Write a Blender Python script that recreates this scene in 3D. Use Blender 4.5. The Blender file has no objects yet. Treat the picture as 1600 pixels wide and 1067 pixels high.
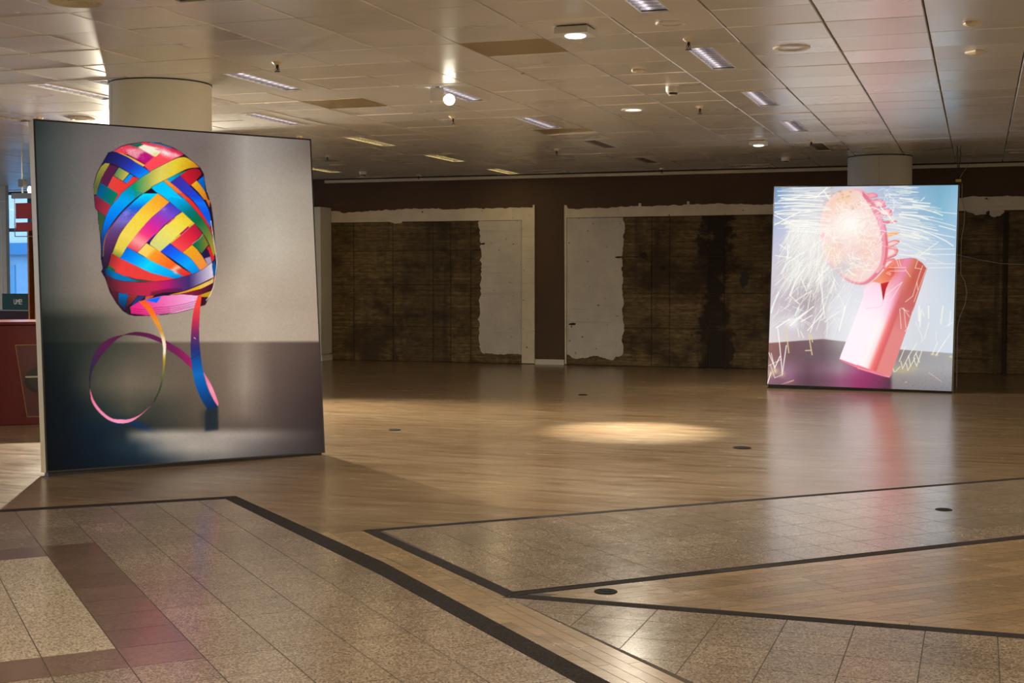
import bpy, bmesh, math, random
import numpy as np
from mathutils import Matrix, Vector

# ------------------------------------------------------------------ camera, world, lights, exposure
scene = bpy.context.scene
COL = scene.collection
CAM_H = 1.4
FOCAL_PX = 2131.0                       # for a 1600 px wide frame
PITCH, ROLL, YAW = math.radians(2.656), math.radians(0.0065), math.radians(18.88)
_cp, _sp = math.cos(PITCH), math.sin(PITCH)
FW = Vector((-math.sin(YAW) * _cp, math.cos(YAW) * _cp, -_sp))
_rt = Vector((math.cos(YAW), math.sin(YAW), 0))
_up = _rt.cross(FW)
RT = _rt * math.cos(ROLL) + _up * math.sin(ROLL)
UP = -_rt * math.sin(ROLL) + _up * math.cos(ROLL)
cam_data = bpy.data.cameras.new('camera')
cam_data.sensor_width = 36.0
cam_data.lens = FOCAL_PX / 1600 * 36.0
cam_data.clip_end = 200
cam = bpy.data.objects.new('camera', cam_data)
COL.objects.link(cam)
cam.matrix_world = Matrix(((RT.x, UP.x, -FW.x, 0), (RT.y, UP.y, -FW.y, 0), (RT.z, UP.z, -FW.z, CAM_H), (0, 0, 0, 1)))
scene.camera = cam

world = bpy.data.worlds.new('daylight')
scene.world = world
world.use_nodes = True
world.node_tree.nodes['Background'].inputs[0].default_value = (0.42, 0.66, 1.0, 1)
world.node_tree.nodes['Background'].inputs[1].default_value = 3.0

vs = scene.view_settings
vs.view_transform = 'Standard'
vs.look = 'None'
vs.gamma = 1.0
vs.exposure = 0.15
vs.use_curve_mapping = False
try:
    scene.cycles.use_denoising = True
    scene.cycles.max_bounces = 8
    scene.cycles.sample_clamp_indirect = 6.0
except Exception:
    pass

WARM = (1.0, 0.87, 0.67)
def area_light(name, loc, size, size_y, power, color, aim=None):
    d = bpy.data.lights.new(name, 'AREA')
    d.shape = 'RECTANGLE'; d.size = size; d.size_y = size_y
    d.energy = power; d.color = color
    o = bpy.data.objects.new(name, d); COL.objects.link(o)
    o.location = loc
    if aim:
        v = Vector(aim) - Vector(loc)
        o.rotation_euler = v.to_track_quat('-Z', 'Y').to_euler()
    return o
# unseen fill lights added near ceiling height, outside the frame, to brighten the hall
for i, (lx, ly) in enumerate(((-5.6, 2.6), (-1.9, 3.2), (1.9, 4.2), (-3.6, -2.4), (1.2, -2.0), (4.4, 9.5), (5.2, 15.0), (-10.8, 6.4), (-16.0, 14.0))):
    area_light('added_fill_light', (lx, ly, 3.04), 1.1, 0.5, (86, 86, 88, 100, 100, 160, 110, 90, 190)[i], WARM)

# ------------------------------------------------------------------ helpers
H = 3.082                                # ceiling height
X0, SX, Y0, SY = -0.992, 0.6436, 9.2245, 0.62   # ceiling grid
YW = 21.155                              # back wall

def in_view(p, margin=40):
    d = Vector(p) - Vector((0, 0, CAM_H))
    k = d.dot(FW)
    if k < 0.5:
        return False
    x = 800 + FOCAL_PX * d.dot(RT) / k
    y = 533.5 - FOCAL_PX * d.dot(UP) / k
    return -margin < x < 1600 + margin and -margin < y < 1067 + margin

class MB:
    def __init__(self):
        self.v, self.f = [], []
    def add(self, vs, fs):
        b = len(self.v)
        self.v += [tuple(p) for p in vs]
        self.f += [tuple(b + i for i in q) for q in fs]
        return self
    def box(self, x0, x1, y0, y1, z0, z1):
        return self.add([(x0, y0, z0), (x1, y0, z0), (x1, y1, z0), (x0, y1, z0), (x0, y0, z1), (x1, y0, z1), (x1, y1, z1), (x0, y1, z1)],
                        [(0, 3, 2, 1), (4, 5, 6, 7), (0, 1, 5, 4), (1, 2, 6, 5), (2, 3, 7, 6), (3, 0, 4, 7)])
    def bevel_box(self, x0, x1, y0, y1, z0, z1, c):
        pts = []
        for z, i in ((z0, c), (z0 + c, 0), (z1 - c, 0), (z1, c)):
            pts += [(x0 + i, y0 + i, z), (x1 - i, y0 + i, z), (x1 - i, y1 - i, z), (x0 + i, y1 - i, z)]
        fs = [(3, 2, 1, 0), (12, 13, 14, 15)]
        for r in range(3):
            for k in range(4):
                a, b = r * 4 + k, r * 4 + (k + 1) % 4
                fs.append((a, b, b + 4, a + 4))
        return self.add(pts, fs)
    def prism(self, poly, z0, z1):
        """poly: CCW list of (x, y)"""
        n = len(poly)
        vs = [(x, y, z0) for x, y in poly] + [(x, y, z1) for x, y in poly]
        fs = [tuple(range(n, 2 * n)), tuple(range(n - 1, -1, -1))]
        for i in range(n):
            j = (i + 1) % n
            fs.append((i, j, n + j, n + i))
        return self.add(vs, fs)
    def wallpoly(self, poly, yf, yb):
        """poly: list of (x, z) counter-clockwise seen from the front (-y side); yf front, yb back"""
        n = len(poly)
        vs = [(x, yf, z) for x, z in poly] + [(x, yb, z) for x, z in poly]
        fs = [tuple(range(n)), tuple(range(2 * n - 1, n - 1, -1))]
        for i in range(n):
            j = (i + 1) % n
            fs.append((j, i, n + i, n + j))
        return self.add(vs, fs)
    def lathe(self, prof, n=24, cx=0, cy=0, cap0=False, cap1=False):
        b = []
        for r, z in prof:
            b += [(cx + r * math.cos(2 * math.pi * k / n), cy + r * math.sin(2 * math.pi * k / n), z) for k in range(n)]
        fs = []
        for i in range(len(prof) - 1):
            for k in range(n):
                a, c = i * n + k, i * n + (k + 1) % n
                fs.append((a, c, c + n, a + n))
        if cap0: fs.append(tuple(range(n - 1, -1, -1)))
        if cap1: fs.append(tuple(range((len(prof) - 1) * n, len(prof) * n)))
        return self.add(b, fs)
    def tube(self, pts, r, n=6):
        pts = [Vector(p) for p in pts]
        rings = []
        for i, p in enumerate(pts):
            t = (pts[min(i + 1, len(pts) - 1)] - pts[max(i - 1, 0)]).normalized()
            a = t.orthogonal().normalized() if i == 0 else (rings_a - t * rings_a.dot(t)).normalized()
            rings_a = a
            b = t.cross(a)
            rings.append([p + (a * math.cos(2 * math.pi * k / n) + b * math.sin(2 * math.pi * k / n)) * r for k in range(n)])
        vs = [q for ring in rings for q in ring]
        fs = []
        for i in range(len(pts) - 1):
            for k in range(n):
                a, c = i * n + k, i * n + (k + 1) % n
                fs.append((a, c, c + n, a + n))
        fs.append(tuple(range(n - 1, -1, -1)))
        fs.append(tuple(range((len(pts) - 1) * n, len(pts) * n)))
        return self.add(vs, fs)
    def mesh(self, name, mat, smooth=False, fix=True):
        me = bpy.data.meshes.new(name)
        me.from_pydata(self.v, [], self.f)
        if fix:
            bm = bmesh.new(); bm.from_mesh(me)
            bmesh.ops.recalc_face_normals(bm, faces=bm.faces)
            bm.to_mesh(me); bm.free()
        me.materials.append(mat)
        if smooth:
            me.polygons.foreach_set('use_smooth', [True] * len(me.polygons))
            try:
                me.set_sharp_from_angle(angle=math.radians(40))
            except Exception:
                pass
        me.update()
        return me
    def build(self, name, mat, parent=None, smooth=False, loc=None, fix=True):
        return link(name, self.mesh(name, mat, smooth, fix), parent, loc)

def link(name, me, parent=None, loc=None, rot=None):
    o = bpy.data.objects.new(name, me)
    COL.objects.link(o)
    if parent: o.parent = parent
    if loc is not None: o.location = loc
    if rot is not None: o.rotation_euler = rot
    return o

def tag(o, label=None, cat=None, group=None, kind=None):
    if label: o['label'] = label
    if cat: o['category'] = cat
    if group: o['group'] = group
    if kind: o['kind'] = kind
    return o

def empty(name, loc, rz=0.0):
    o = bpy.data.objects.new(name, None)
    o.empty_display_size = 0.1
    COL.objects.link(o)
    o.location = loc; o.rotation_euler = (0, 0, rz)
    return o

def copy_tree(o, parent=None):
    c = o.copy(); COL.objects.link(c)
    if parent: c.parent = parent
    for ch in list(o.children):
        copy_tree(ch, c)
    return c

# ------------------------------------------------------------------ materials
def lin(c):
    r = []
    for v in c:
        v = v / 255.0
        r.append(v / 12.92 if v <= 0.04045 else ((v + 0.055) / 1.055) ** 2.4)
    return tuple(r)

class Mat:
    def __init__(self, name):
        self.m = bpy.data.materials.new(name)
        self.m.use_nodes = True
        self.nt = self.m.node_tree
        self.b = self.nt.nodes['Principled BSDF']
    def n(self, t, **kw):
        nd = self.nt.nodes.new(t)
        for k, v in kw.items():
            setattr(nd, k, v)
        return nd
    def l(self, a, b):
        self.nt.links.new(a, b)
    def pos(self, scale=(1, 1, 1), rot=(0, 0, 0), loc=(0, 0, 0)):
        g = self.n('ShaderNodeNewGeometry')
        mp = self.n('ShaderNodeMapping')
        mp.inputs['Scale'].default_value = scale
        mp.inputs['Rotation'].default_value = rot
        mp.inputs['Location'].default_value = loc
        self.l(g.outputs['Position'], mp.inputs['Vector'])
        return mp.outputs['Vector']
    def noise(self, vec, scale, detail=4, rough=0.6):
        nd = self.n('ShaderNodeTexNoise')
        nd.inputs['Scale'].default_value = scale
        nd.inputs['Detail'].default_value = detail
        nd.inputs['Roughness'].default_value = rough
        if vec is not None: self.l(vec, nd.inputs['Vector'])
        return nd.outputs['Fac']
    def ramp(self, fac, stops, interp='LINEAR'):
        nd = self.n('ShaderNodeValToRGB')
        nd.color_ramp.interpolation = interp
        el = nd.color_ramp.elements
        while len(el) < len(stops): el.new(0.5)
        for e, (p, c) in zip(el, stops):
            e.position = p
            e.color = (*c, 1) if len(c) == 3 else c
        self.l(fac, nd.inputs['Fac'])
        return nd.outputs['Color']
    def mix(self, fac, a, b, mode='MIX'):
        nd = self.n('ShaderNodeMix', data_type='RGBA', blend_type=mode)
        for inp, v in ((nd.inputs[0], fac), (nd.inputs[6], a), (nd.inputs[7], b)):
            if isinstance(v, (int, float)): inp.default_value = v
            elif isinstance(v, tuple): inp.default_value = (*v, 1)
            else: self.l(v, inp)
        return nd.outputs[2]
    def math(self, op, a, b=0.0, c=None):
        nd = self.n('ShaderNodeMath', operation=op)
        for i, v in enumerate((a, b) if c is None else (a, b, c)):
            if isinstance(v, (int, float)): nd.inputs[i].default_value = v
            else: self.l(v, nd.inputs[i])
        return nd.outputs[0]
    def set(self, base=None, rough=None, metal=None, spec=None, coat=None):
        for key, v in (('Base Color', base), ('Roughness', rough), ('Metallic', metal), ('Specular IOR Level', spec), ('Coat Weight', coat)):
            if v is None: continue
            i = self.b.inputs[key]
            if isinstance(v, (int, float)): i.default_value = v
            elif isinstance(v, tuple): i.default_value = (*v, 1)
            else: self.l(v, i)
        return self
    def bump(self, h, strength=0.2, dist=0.002):
        nd = self.n('ShaderNodeBump')
        nd.inputs['Strength'].default_value = strength
        nd.inputs['Distance'].default_value = dist
        self.l(h, nd.inputs['Height'])
        self.l(nd.outputs['Normal'], self.b.inputs['Normal'])
        return self
    def emit(self, color, s):
        if isinstance(color, tuple): self.b.inputs['Emission Color'].default_value = (*color, 1)
        else: self.l(color, self.b.inputs['Emission Color'])
        self.b.inputs['Emission Strength'].default_value = s
        return self

def plain(name, c, rough=0.5, metal=0.0, var=0.06, scale=6.0, spec=None):
    """paint or metal with faint cloudy variation"""
    m = Mat(name)
    f = m.noise(m.pos(), scale, 4)
    a = tuple(min(1, x * (1 + var)) for x in c); b = tuple(x * (1 - var) for x in c)
    m.set(base=m.ramp(f, [(0.3, b), (0.7, a)]), rough=rough, metal=metal, spec=spec)
    return m.m

def rnd_attr(m):
    o = m.n('ShaderNodeObjectInfo')
    return o.outputs['Random']

def mk_ceiling(name, c):
    m = Mat(name)
    streak = m.noise(m.pos(scale=(0.8, 1.4, 1)), 1.1, 3)
    dirt = m.noise(m.pos(), 1.3, 5, 0.65)
    r = rnd_attr(m)
    col = m.mix(m.math('MULTIPLY', r, 0.22), c, tuple(x * 0.72 for x in c))
    col = m.mix(m.ramp(dirt, [(0.52, (0, 0, 0)), (0.78, (0.4, 0.4, 0.4))]), col, tuple(x * 0.7 for x in c))
    rough = m.math('MULTIPLY_ADD', streak, 0.06, 0.23)
    rough = m.math('ADD', rough, m.math('MULTIPLY', r, 0.08))
    m.set(base=col, rough=rough, spec=1.0, metal=0.34)
    m.bump(m.noise(m.pos(), 1.2, 1), 0.04, 0.004)
    return m.m
CEIL = mk_ceiling('panel_paint', (0.88, 0.865, 0.83))
CEIL_OLD = mk_ceiling('panel_paint_yellowed', (0.46, 0.36, 0.20))
PLENUM = plain('plenum_dark', (0.02, 0.018, 0.015), 0.9)

def mk_wood():
    m = Mat('strip_wood')
    v = m.pos()
    br = m.n('ShaderNodeTexBrick')
    br.offset = 0.37; br.offset_frequency = 1
    br.inputs['Color1'].default_value = (0.30, 0.30, 0.30, 1)
    br.inputs['Color2'].default_value = (0.75, 0.75, 0.75, 1)
    br.inputs['Mortar'].default_value = (0, 0, 0, 1)
    br.inputs['Scale'].default_value = 1.0
    br.inputs['Mortar Size'].default_value = 0.0022
    br.inputs['Mortar Smooth'].default_value = 0.3
    br.inputs['Bias'].default_value = 0.0
    br.inputs['Brick Width'].default_value = 0.62
    br.inputs['Row Height'].default_value = 0.085
    m.l(v, br.inputs['Vector'])
    grain = m.noise(m.pos(scale=(1.3, 26, 1)), 2.2, 6, 0.6)
    big = m.noise(m.pos(scale=(0.6, 1, 1)), 0.9, 5, 0.6)
    scuff = m.noise(m.pos(scale=(1.2, 4, 1)), 3.0, 6, 0.7)
    c = m.ramp(grain, [(0.25, (0.118, 0.076, 0.042)), (0.5, (0.174, 0.120, 0.069)), (0.8, (0.240, 0.174, 0.106))])
    c = m.mix(0.14, c, br.outputs['Color'], 'OVERLAY')
    c = m.mix(m.ramp(br.outputs['Fac'], [(0, (0, 0, 0)), (1, (0.5, 0.5, 0.5))]), c, (0.06, 0.036, 0.02))
    streak = m.noise(m.pos(scale=(0.7, 6, 1)), 1.5, 7, 0.72)
    c = m.mix(m.ramp(streak, [(0.36, (0.62, 0.62, 0.62)), (0.52, (0, 0, 0)), (0.60, (0, 0, 0))]), c, m.mix(1.0, c, (0.52, 0.46, 0.40), 'MULTIPLY'))
    pale = m.noise(m.pos(scale=(1.1, 5, 1), loc=(7, 3, 0)), 2.1, 7, 0.75)
    c = m.mix(m.ramp(pale, [(0.55, (0, 0, 0)), (0.70, (0.45, 0.45, 0.45))]), c, (0.36, 0.28, 0.185))
    c = m.mix(m.ramp(big, [(0.40, (0.5, 0.5, 0.5)), (0.62, (0, 0, 0))]), c, m.mix(1.0, c, (0.70, 0.58, 0.48), 'MULTIPLY'))
    scuff = m.math('ADD', m.math('MULTIPLY', scuff, 0.6), m.math('MULTIPLY', streak, 0.4))
    r = m.math('MULTIPLY_ADD', scuff, 0.36, 0.05)
    m.set(base=c, rough=r, spec=0.65)
    m.bump(m.math('ADD', scuff, m.math('MULTIPLY', br.outputs['Fac'], -0.6)), 0.16, 0.004)
    return m.m
WOOD = mk_wood()

def mk_plank(name, rotz):
    """single planks: grain along the plank, tone by piece"""
    m = Mat(name)
    r = rnd_attr(m)
    grain = m.noise(m.pos(rot=(0, 0, rotz), scale=(1.5, 30, 1)), 2.4, 6, 0.6)
    c = m.ramp(grain, [(0.25, (0.160, 0.106, 0.058)), (0.55, (0.230, 0.159, 0.092)), (0.8, (0.300, 0.218, 0.132))])
    k = m.ramp(r, [(0, (0.78, 0.76, 0.72)), (1, (1.08, 1.05, 1.0))])
    scuff = m.noise(m.pos(), 7.0, 6, 0.7)
    m.set(base=m.mix(1.0, c, k, 'MULTIPLY'), rough=m.math('MULTIPLY_ADD', scuff, 0.30, 0.09), spec=0.55)
    m.bump(scuff, 0.03, 0.002)
    return m.m
PLANK_A = mk_plank('plank_wood_diagonal', -math.pi / 4)
PLANK_B = mk_plank('plank_wood_counter_diagonal', math.pi / 4)
PLANK_X = mk_plank('plank_wood_cross', 0)

def mk_granite(name, dark, mid, light, rough=0.13, spec=0.9):
    m = Mat(name)
    v = m.pos()
    vo = m.n('ShaderNodeTexVoronoi'); vo.inputs['Scale'].default_value = 160; m.l(v, vo.inputs['Vector'])
    bw = m.n('ShaderNodeSeparateColor'); m.l(vo.outputs['Color'], bw.inputs[0])
    fine = m.noise(v, 60, 3, 0.7)
    f = m.math('ADD', m.math('MULTIPLY', bw.outputs[0], 0.6), m.math('MULTIPLY', fine, 0.4))
    c = m.ramp(f, [(0.22, dark), (0.46, mid), (0.78, light)])
    big = m.noise(v, 1.6, 5, 0.6)
    c = m.mix(m.ramp(big, [(0.40, (0.4, 0.4, 0.4)), (0.65, (0, 0, 0))]), c, m.mix(1.0, c, (0.68, 0.62, 0.56), 'MULTIPLY'))
    k = m.ramp(rnd_attr(m), [(0, (0.88, 0.87, 0.86)), (1, (1.06, 1.05, 1.03))])
    scuff = m.noise(m.pos(scale=(1, 1, 1)), 9.0, 7, 0.72)
    m.set(base=m.mix(1.0, c, k, 'MULTIPLY'), rough=m.math('MULTIPLY_ADD', scuff, 0.18, rough - 0.03), spec=spec)
    m.bump(scuff, 0.10, 0.002)
    return m.m
GRANITE = mk_granite('granite_brown', (0.098, 0.070, 0.048), (0.185, 0.140, 0.103), (0.305, 0.245, 0.188))
GRANITE_PALE = mk_granite('granite_pale', (0.19, 0.15, 0.105), (0.35, 0.29, 0.215), (0.50, 0.43, 0.34))
BROWN_TILE = mk_granite('stone_redbrown', (0.095, 0.055, 0.038), (0.135, 0.082, 0.058), (0.17, 0.11, 0.082), 0.12)
BAND = mk_granite('stone_black', (0.014, 0.012, 0.011), (0.024, 0.020, 0.019), (0.032, 0.027, 0.025), 0.75, 0.05)
GROUT = plain('grout', (0.045, 0.032, 0.022), 0.85)

def mk_concrete():
    m = Mat('board_marked_concrete')
    boards = m.noise(m.pos(scale=(0.35, 1, 15)), 1.7, 5, 0.65)
    grainy = m.noise(m.pos(scale=(1, 1, 3)), 8, 7, 0.72)
    drip = m.noise(m.pos(scale=(3.0, 1, 0.15)), 1.5, 5, 0.65)
    blot = m.noise(m.pos(scale=(1, 1, 1.6)), 1.0, 6, 0.68)
    c = m.ramp(boards, [(0.28, (0.070, 0.043, 0.015)), (0.5, (0.175, 0.118, 0.044)), (0.75, (0.30, 0.212, 0.090))])
    c = m.mix(m.ramp(grainy, [(0.36, (0.75, 0.75, 0.75)), (0.60, (0, 0, 0))]), c, (0.048, 0.028, 0.009))
    c = m.mix(m.ramp(blot, [(0.40, (0.88, 0.88, 0.88)), (0.53, (0, 0, 0))]), c, (0.036, 0.019, 0.006))
    c = m.mix(m.ramp(drip, [(0.36, (0.6, 0.6, 0.6)), (0.46, (0, 0, 0))]), c, (0.034, 0.020, 0.008))
    # two old damp runs down the wall, edges broken up by noise
    g = m.n('ShaderNodeNewGeometry'); sx = m.n('ShaderNodeSeparateXYZ'); m.l(g.outputs['Position'], sx.inputs[0])
    wob = m.math('MULTIPLY', m.math('SUBTRACT', m.noise(m.pos(scale=(1, 1, 1)), 2.6, 6, 0.7), 0.5), 1.5)
    for x0, w, k in ((-3.88, 0.26, 0.92), (-8.75, 0.50, 0.45), (0.36, 0.05, 0.9)):
        d = m.math('ABSOLUTE', m.math('SUBTRACT', m.math('ADD', sx.outputs[0], wob if w > 0.1 else 0.0), x0))
        f = m.math('SUBTRACT', 1.0, m.math('DIVIDE', d, w))
        c = m.mix(m.ramp(f, [(0.0, (0, 0, 0)), (0.45, (k, k, k))]), c, (0.016, 0.008, 0.003))
    m.set(base=c, rough=0.85)
    m.bump(m.math('ADD', boards, grainy), 0.6, 0.012)
    return m.m
CONCRETE = mk_concrete()

def mk_plaster(name, c):
    m = Mat(name)
    cloud = m.noise(m.pos(), 3.0, 6, 0.65)
    pits = m.noise(m.pos(scale=(1, 1, 1)), 17, 3, 0.5)
    line = m.noise(m.pos(scale=(0.6, 1, 14)), 1.4, 4)
    col = m.ramp(cloud, [(0.3, tuple(x * 0.80 for x in c)), (0.7, c)])
    col = m.mix(m.ramp(line, [(0.30, (0.45, 0.45, 0.45)), (0.42, (0, 0, 0))]), col, tuple(x * 0.6 for x in c))
    col = m.mix(m.ramp(pits, [(0.27, (0.9, 0.9, 0.9)), (0.31, (0, 0, 0))]), col, (0.06, 0.045, 0.03))
    m.set(base=col, rough=0.85)
    return m.m
PLASTER = mk_plaster('rough_grey_plaster', (0.60, 0.55, 0.47))
PLASTER_SMOOTH = mk_plaster('smooth_cream_plaster', (0.72, 0.63, 0.48))
BROWN_WALL = plain('brown_wall_paint', (0.080, 0.044, 0.021), 0.8, var=0.10, scale=1.2)
WHITE_WALL = plain('white_wall_paint', (0.60, 0.57, 0.50), 0.7, scale=1.0)
COLUMN = plain('column_paint', (0.64, 0.60, 0.49), 0.55, var=0.05, scale=1.5)
CREAM_METAL = plain('cream_aluminium', (0.74, 0.65, 0.40), 0.5)
WHITE_METAL = plain('white_enamel', (0.72, 0.70, 0.64), 0.4)
IVORY = plain('ivory_plastic', (0.70, 0.62, 0.44), 0.45)
BLACK = plain('black_plastic', (0.012, 0.011, 0.010), 0.5)
DARK_BRONZE = plain('dark_bronze', (0.03, 0.018, 0.012), 0.4, metal=0.4)
CHROME = plain('satin_reflector', (0.86, 0.84, 0.87), 0.30, metal=0.55)
FIN = plain('louvre_fin', (0.62, 0.60, 0.60), 0.22, metal=1.0)
LENS_OFF = plain('frosted_lens', (0.62, 0.60, 0.54), 0.35)
TUBE_OFF = plain('white_tube', (0.75, 0.74, 0.72), 0.4)
CABLE = plain('grey_cable', (0.30, 0.27, 0.22), 0.5)

def emitter(name, c, s):
    m = Mat(name)
    f = m.noise(m.pos(), 30, 2)
    m.set(base=(0.2, 0.2, 0.2), rough=0.4)
    m.emit(m.ramp(f, [(0.2, tuple(x * 0.92 for x in c)), (0.8, c)]), s)
    return m.m
LENS_COOL = emitter('lit_lens_cool', (0.72, 0.90, 1.0), 6.0)
LENS_WARM = emitter('lit_lens_warm', (1.0, 0.95, 0.80), 6.0)
BULB = emitter('lit_bulb', (1.0, 0.93, 0.74), 14.0)
TUBE_LIT = emitter('lit_tube_yellow', (1.0, 0.80, 0.30), 7.0)
TUBE_DIM = emitter('dim_tube_white', (1.0, 0.93, 1.0), 1.8)
# ------------------------------------------------------------------ floor
S2 = math.sqrt(0.5)
def pq(p, q):
    """diagonal floor coordinates (p, q) -> world x, y"""
    return ((p - q) * S2, (p + q) * S2)

floor = MB().box(-24, 8, -9, 24, -0.15, 0.0).build('floor', WOOD)
tag(floor, 'brown strip wood floor with inlaid stone fields and black bands', kind='structure')

def clip(poly, a, b):
    """keep the part of a convex polygon left of the line a->b"""
    out = []
    n = len(poly)
    def side(p): return (b[0] - a[0]) * (p[1] - a[1]) - (b[1] - a[1]) * (p[0] - a[0])
    for i in range(n):
        p, q = poly[i], poly[(i + 1) % n]
        sp, sq = side(p), side(q)
        if sp >= 0: out.append(p)
        if (sp > 0 > sq) or (sp < 0 < sq):
            t = sp / (sp - sq)
            out.append((p[0] + (q[0] - p[0]) * t, p[1] + (q[1] - p[1]) * t))
    return out
def clip_to(poly, region):
    for i in range(len(region)):
        poly = clip(poly, region[i], region[(i + 1) % len(region)])
        if len(poly) < 3: return []
    return poly
def area(poly):
    return 0.5 * abs(sum(poly[i][0] * poly[(i + 1) % len(poly)][1] - poly[(i + 1) % len(poly)][0] * poly[i][1] for i in range(len(poly))))
def centre(poly):
    return (sum(p[0] for p in poly) / len(poly), sum(p[1] for p in poly) / len(poly))
def lerp(xs, ys, x):
    return float(np.interp(x, xs, ys))

Z_PIECE = 0.0030
GAP = 0.0021
MAX_TILES = 290
tile_list = []                    # (distance, world polygon, material, full?)
def qo2(p): return 7.116 - 0.0302 * (p - 2.56)         # outer line of the middle field's far band
def q1(p): return 8.60 + 0.082 * (2.144 - p)           # outer line of the left field's far band

def add_tiles(cells, region_w):
    for poly, mat in cells:
        c = clip_to(poly, region_w)
        if len(c) >= 3 and area(c) > 0.0006:
            cx, cy = centre(c)
            tile_list.append((math.hypot(cx, cy), c, mat))

def cell_pq(p0, p1, qa, qb):
    g = GAP
    return [pq(p0 + g, qa + g), pq(p1 - g, qa + g), pq(p1 - g, qb - g), pq(p0 + g, qb - g)]

# left stone field with its red-brown frame
reg1 = [pq(-1.6, 2.4), pq(2.252, 2.4), pq(2.252, 4.09), pq(2.249, 5.95), pq(2.15, 8.505), pq(-1.6, 8.81)]
cells = []
for i in range(15):
    for j in range(-2, 23):
        p1_ = 2.25 - 0.27 * i; p0_ = p1_ - 0.27
        q1_ = 8.50 - 0.2725 * j; q0_ = q1_ - 0.2725
        pc, qc = (p0_ + p1_) / 2, (q0_ + q1_) / 2
        if pc < 1.17 and 4.957 < qc < 7.41:
            m_ = GRANITE_PALE if (pc < 0.9 and 5.23 < qc < 7.138) else BROWN_TILE
        else:
            m_ = GRANITE
        cells.append((cell_pq(p0_, p1_, q0_, q1_), m_))
add_tiles(cells, reg1)
# middle stone field between the black bands
reg2 = [pq(2.655, 5.40), pq(9.5, 5.37), pq(9.5, qo2(9.5) - 0.066), pq(2.64, qo2(2.64) - 0.066)]
cells = []
for i in range(27):
    for j in range(7):
        p0_ = 2.655 + 0.27 * i; q0_ = 5.385 + 0.27 * j
        cells.append((cell_pq(p0_, p0_ + 0.27, q0_, q0_ + 0.27), GRANITE))
add_tiles(cells, reg2)
# right stone field, square to the hall
reg3 = [(-1.94, 5.60), (-1.805, 5.47), (1.1, 2.56), (4.2, 2.56), (4.2, 5.592)]
cells = []
for i in range(-5, 17):
    for j in range(12):
        x0 = -0.992 + 0.2705 * i; y1 = 5.662 - 0.2705 * j
        g = GAP
        cells.append(([(x0 + g, y1 - 0.2705 + g), (x0 + 0.2705 - g, y1 - 0.2705 + g), (x0 + 0.2705 - g, y1 - g), (x0 + g, y1 - g)], GRANITE))
add_tiles(cells, reg3)

for reg in (reg1, reg2, reg3):
    MB().prism(reg, 0.0, 0.0018).build('grout_bed', GROUT, floor)
seen = sorted([t for t in tile_list if in_view((*centre(t[1]), 0))], key=lambda t: t[0])
near, far = seen[:MAX_TILES], seen[MAX_TILES:] + [t for t in tile_list if not in_view((*centre(t[1]), 0))]
shared = {}
for _, poly, m_ in near:
    cx, cy = centre(poly)
    local = [(round(x - cx, 4), round(y - cy, 4)) for x, y in poly]
    key = (tuple(local), m_.name)
    if key not in shared:
        shared[key] = MB().prism(local, 0.001, Z_PIECE).mesh('floor_tile', m_)
    link('floor_tile', shared[key], floor, (cx, cy, 0))
for m_ in (GRANITE, GRANITE_PALE, BROWN_TILE):
    mb = MB()
    for _, poly, mm in far:
        if mm is m_: mb.prism(poly, 0.001, Z_PIECE)
    if mb.v:
        tag(mb.build('floor_tiles_beyond', m_, floor), kind='stuff')

# black stone bands
def band(polys):
    mb = MB()
    for poly in polys: mb.prism(poly, 0.0, Z_PIECE)
    mb.build('black_band', BAND, floor)
def strip_poly(outer, inner):
    return [[outer[i], outer[i + 1], inner[i + 1], inner[i]] for i in range(len(outer) - 1)]
b1o = [pq(2.24, 8.60), pq(2.365, 6.26), pq(2.356, 4.18), pq(2.356, 2.0)]
b1i = [pq(2.15, 8.505), pq(2.25, 5.95), pq(2.252, 4.09), pq(2.252, 2.0)]
band([[pq(-1.6, q1(-1.6)), pq(-1.6, q1(-1.6) - 0.095), b1i[0], b1o[0]]] + strip_poly(b1o, b1i))
band([[pq(2.575, qo2(2.575)), pq(2.64, qo2(2.64) - 0.066), pq(9.5, qo2(9.5) - 0.066), pq(9.5, qo2(9.5))]])
band([[pq(2.56, 7.116), pq(2.588, 5.341), pq(2.66, 5.395), pq(2.636, 7.05)]])
band([[pq(2.66, 5.41), pq(2.60, 5.33), pq(2.70, 5.345), pq(9.5, 5.285), pq(9.5, 5.37)]])
band([[(-1.955, 5.592), (4.2, 5.592), (4.2, 5.664), (-1.87, 5.672)]])

# wooden planks of the walkway between the bands
rng = random.Random(4)
def po1(q): return lerp([2.0, 4.18, 6.26, 8.6], [2.356, 2.356, 2.365, 2.24], q)
def plank(poly, m_):
    cx, cy = centre(poly)
    MB().prism([(x - cx, y - cy) for x, y in poly], 0.0002, 0.0018).build('plank', m_, floor, loc=(cx, cy, 0))
g = 0.0013
MB().prism([pq(2.34, 2.4), pq(2.592, 2.4), pq(2.592, 5.35), pq(2.56, 7.11), pq(2.36, 7.11)], 0.0, 0.0007).build('plank_bed', GROUT, floor)
q = 7.15
while q > 3.2:                                   # border strip beside the left band
    q2 = q - rng.uniform(0.5, 0.75)
    plank([pq(po1(q2) + g, q2 + g), pq(po1(q2) + 0.056, q2 + g), pq(po1(q) + 0.056, q - g), pq(po1(q) + g, q - g)], PLANK_B)
    q = q2
q = 7.09
while q > 5.21:                                  # border strip beside the right band
    q2 = max(q - rng.uniform(0.45, 0.6), 5.2095)
    plank([pq(2.531, q2 + g), pq(2.589 - g - (q2 - 5.34) * 0.016, q2 + g), pq(2.589 - g - (q - 5.34) * 0.016, q - g), pq(2.531, q - g)], PLANK_B)
    q = q2
q = 7.10
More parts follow.
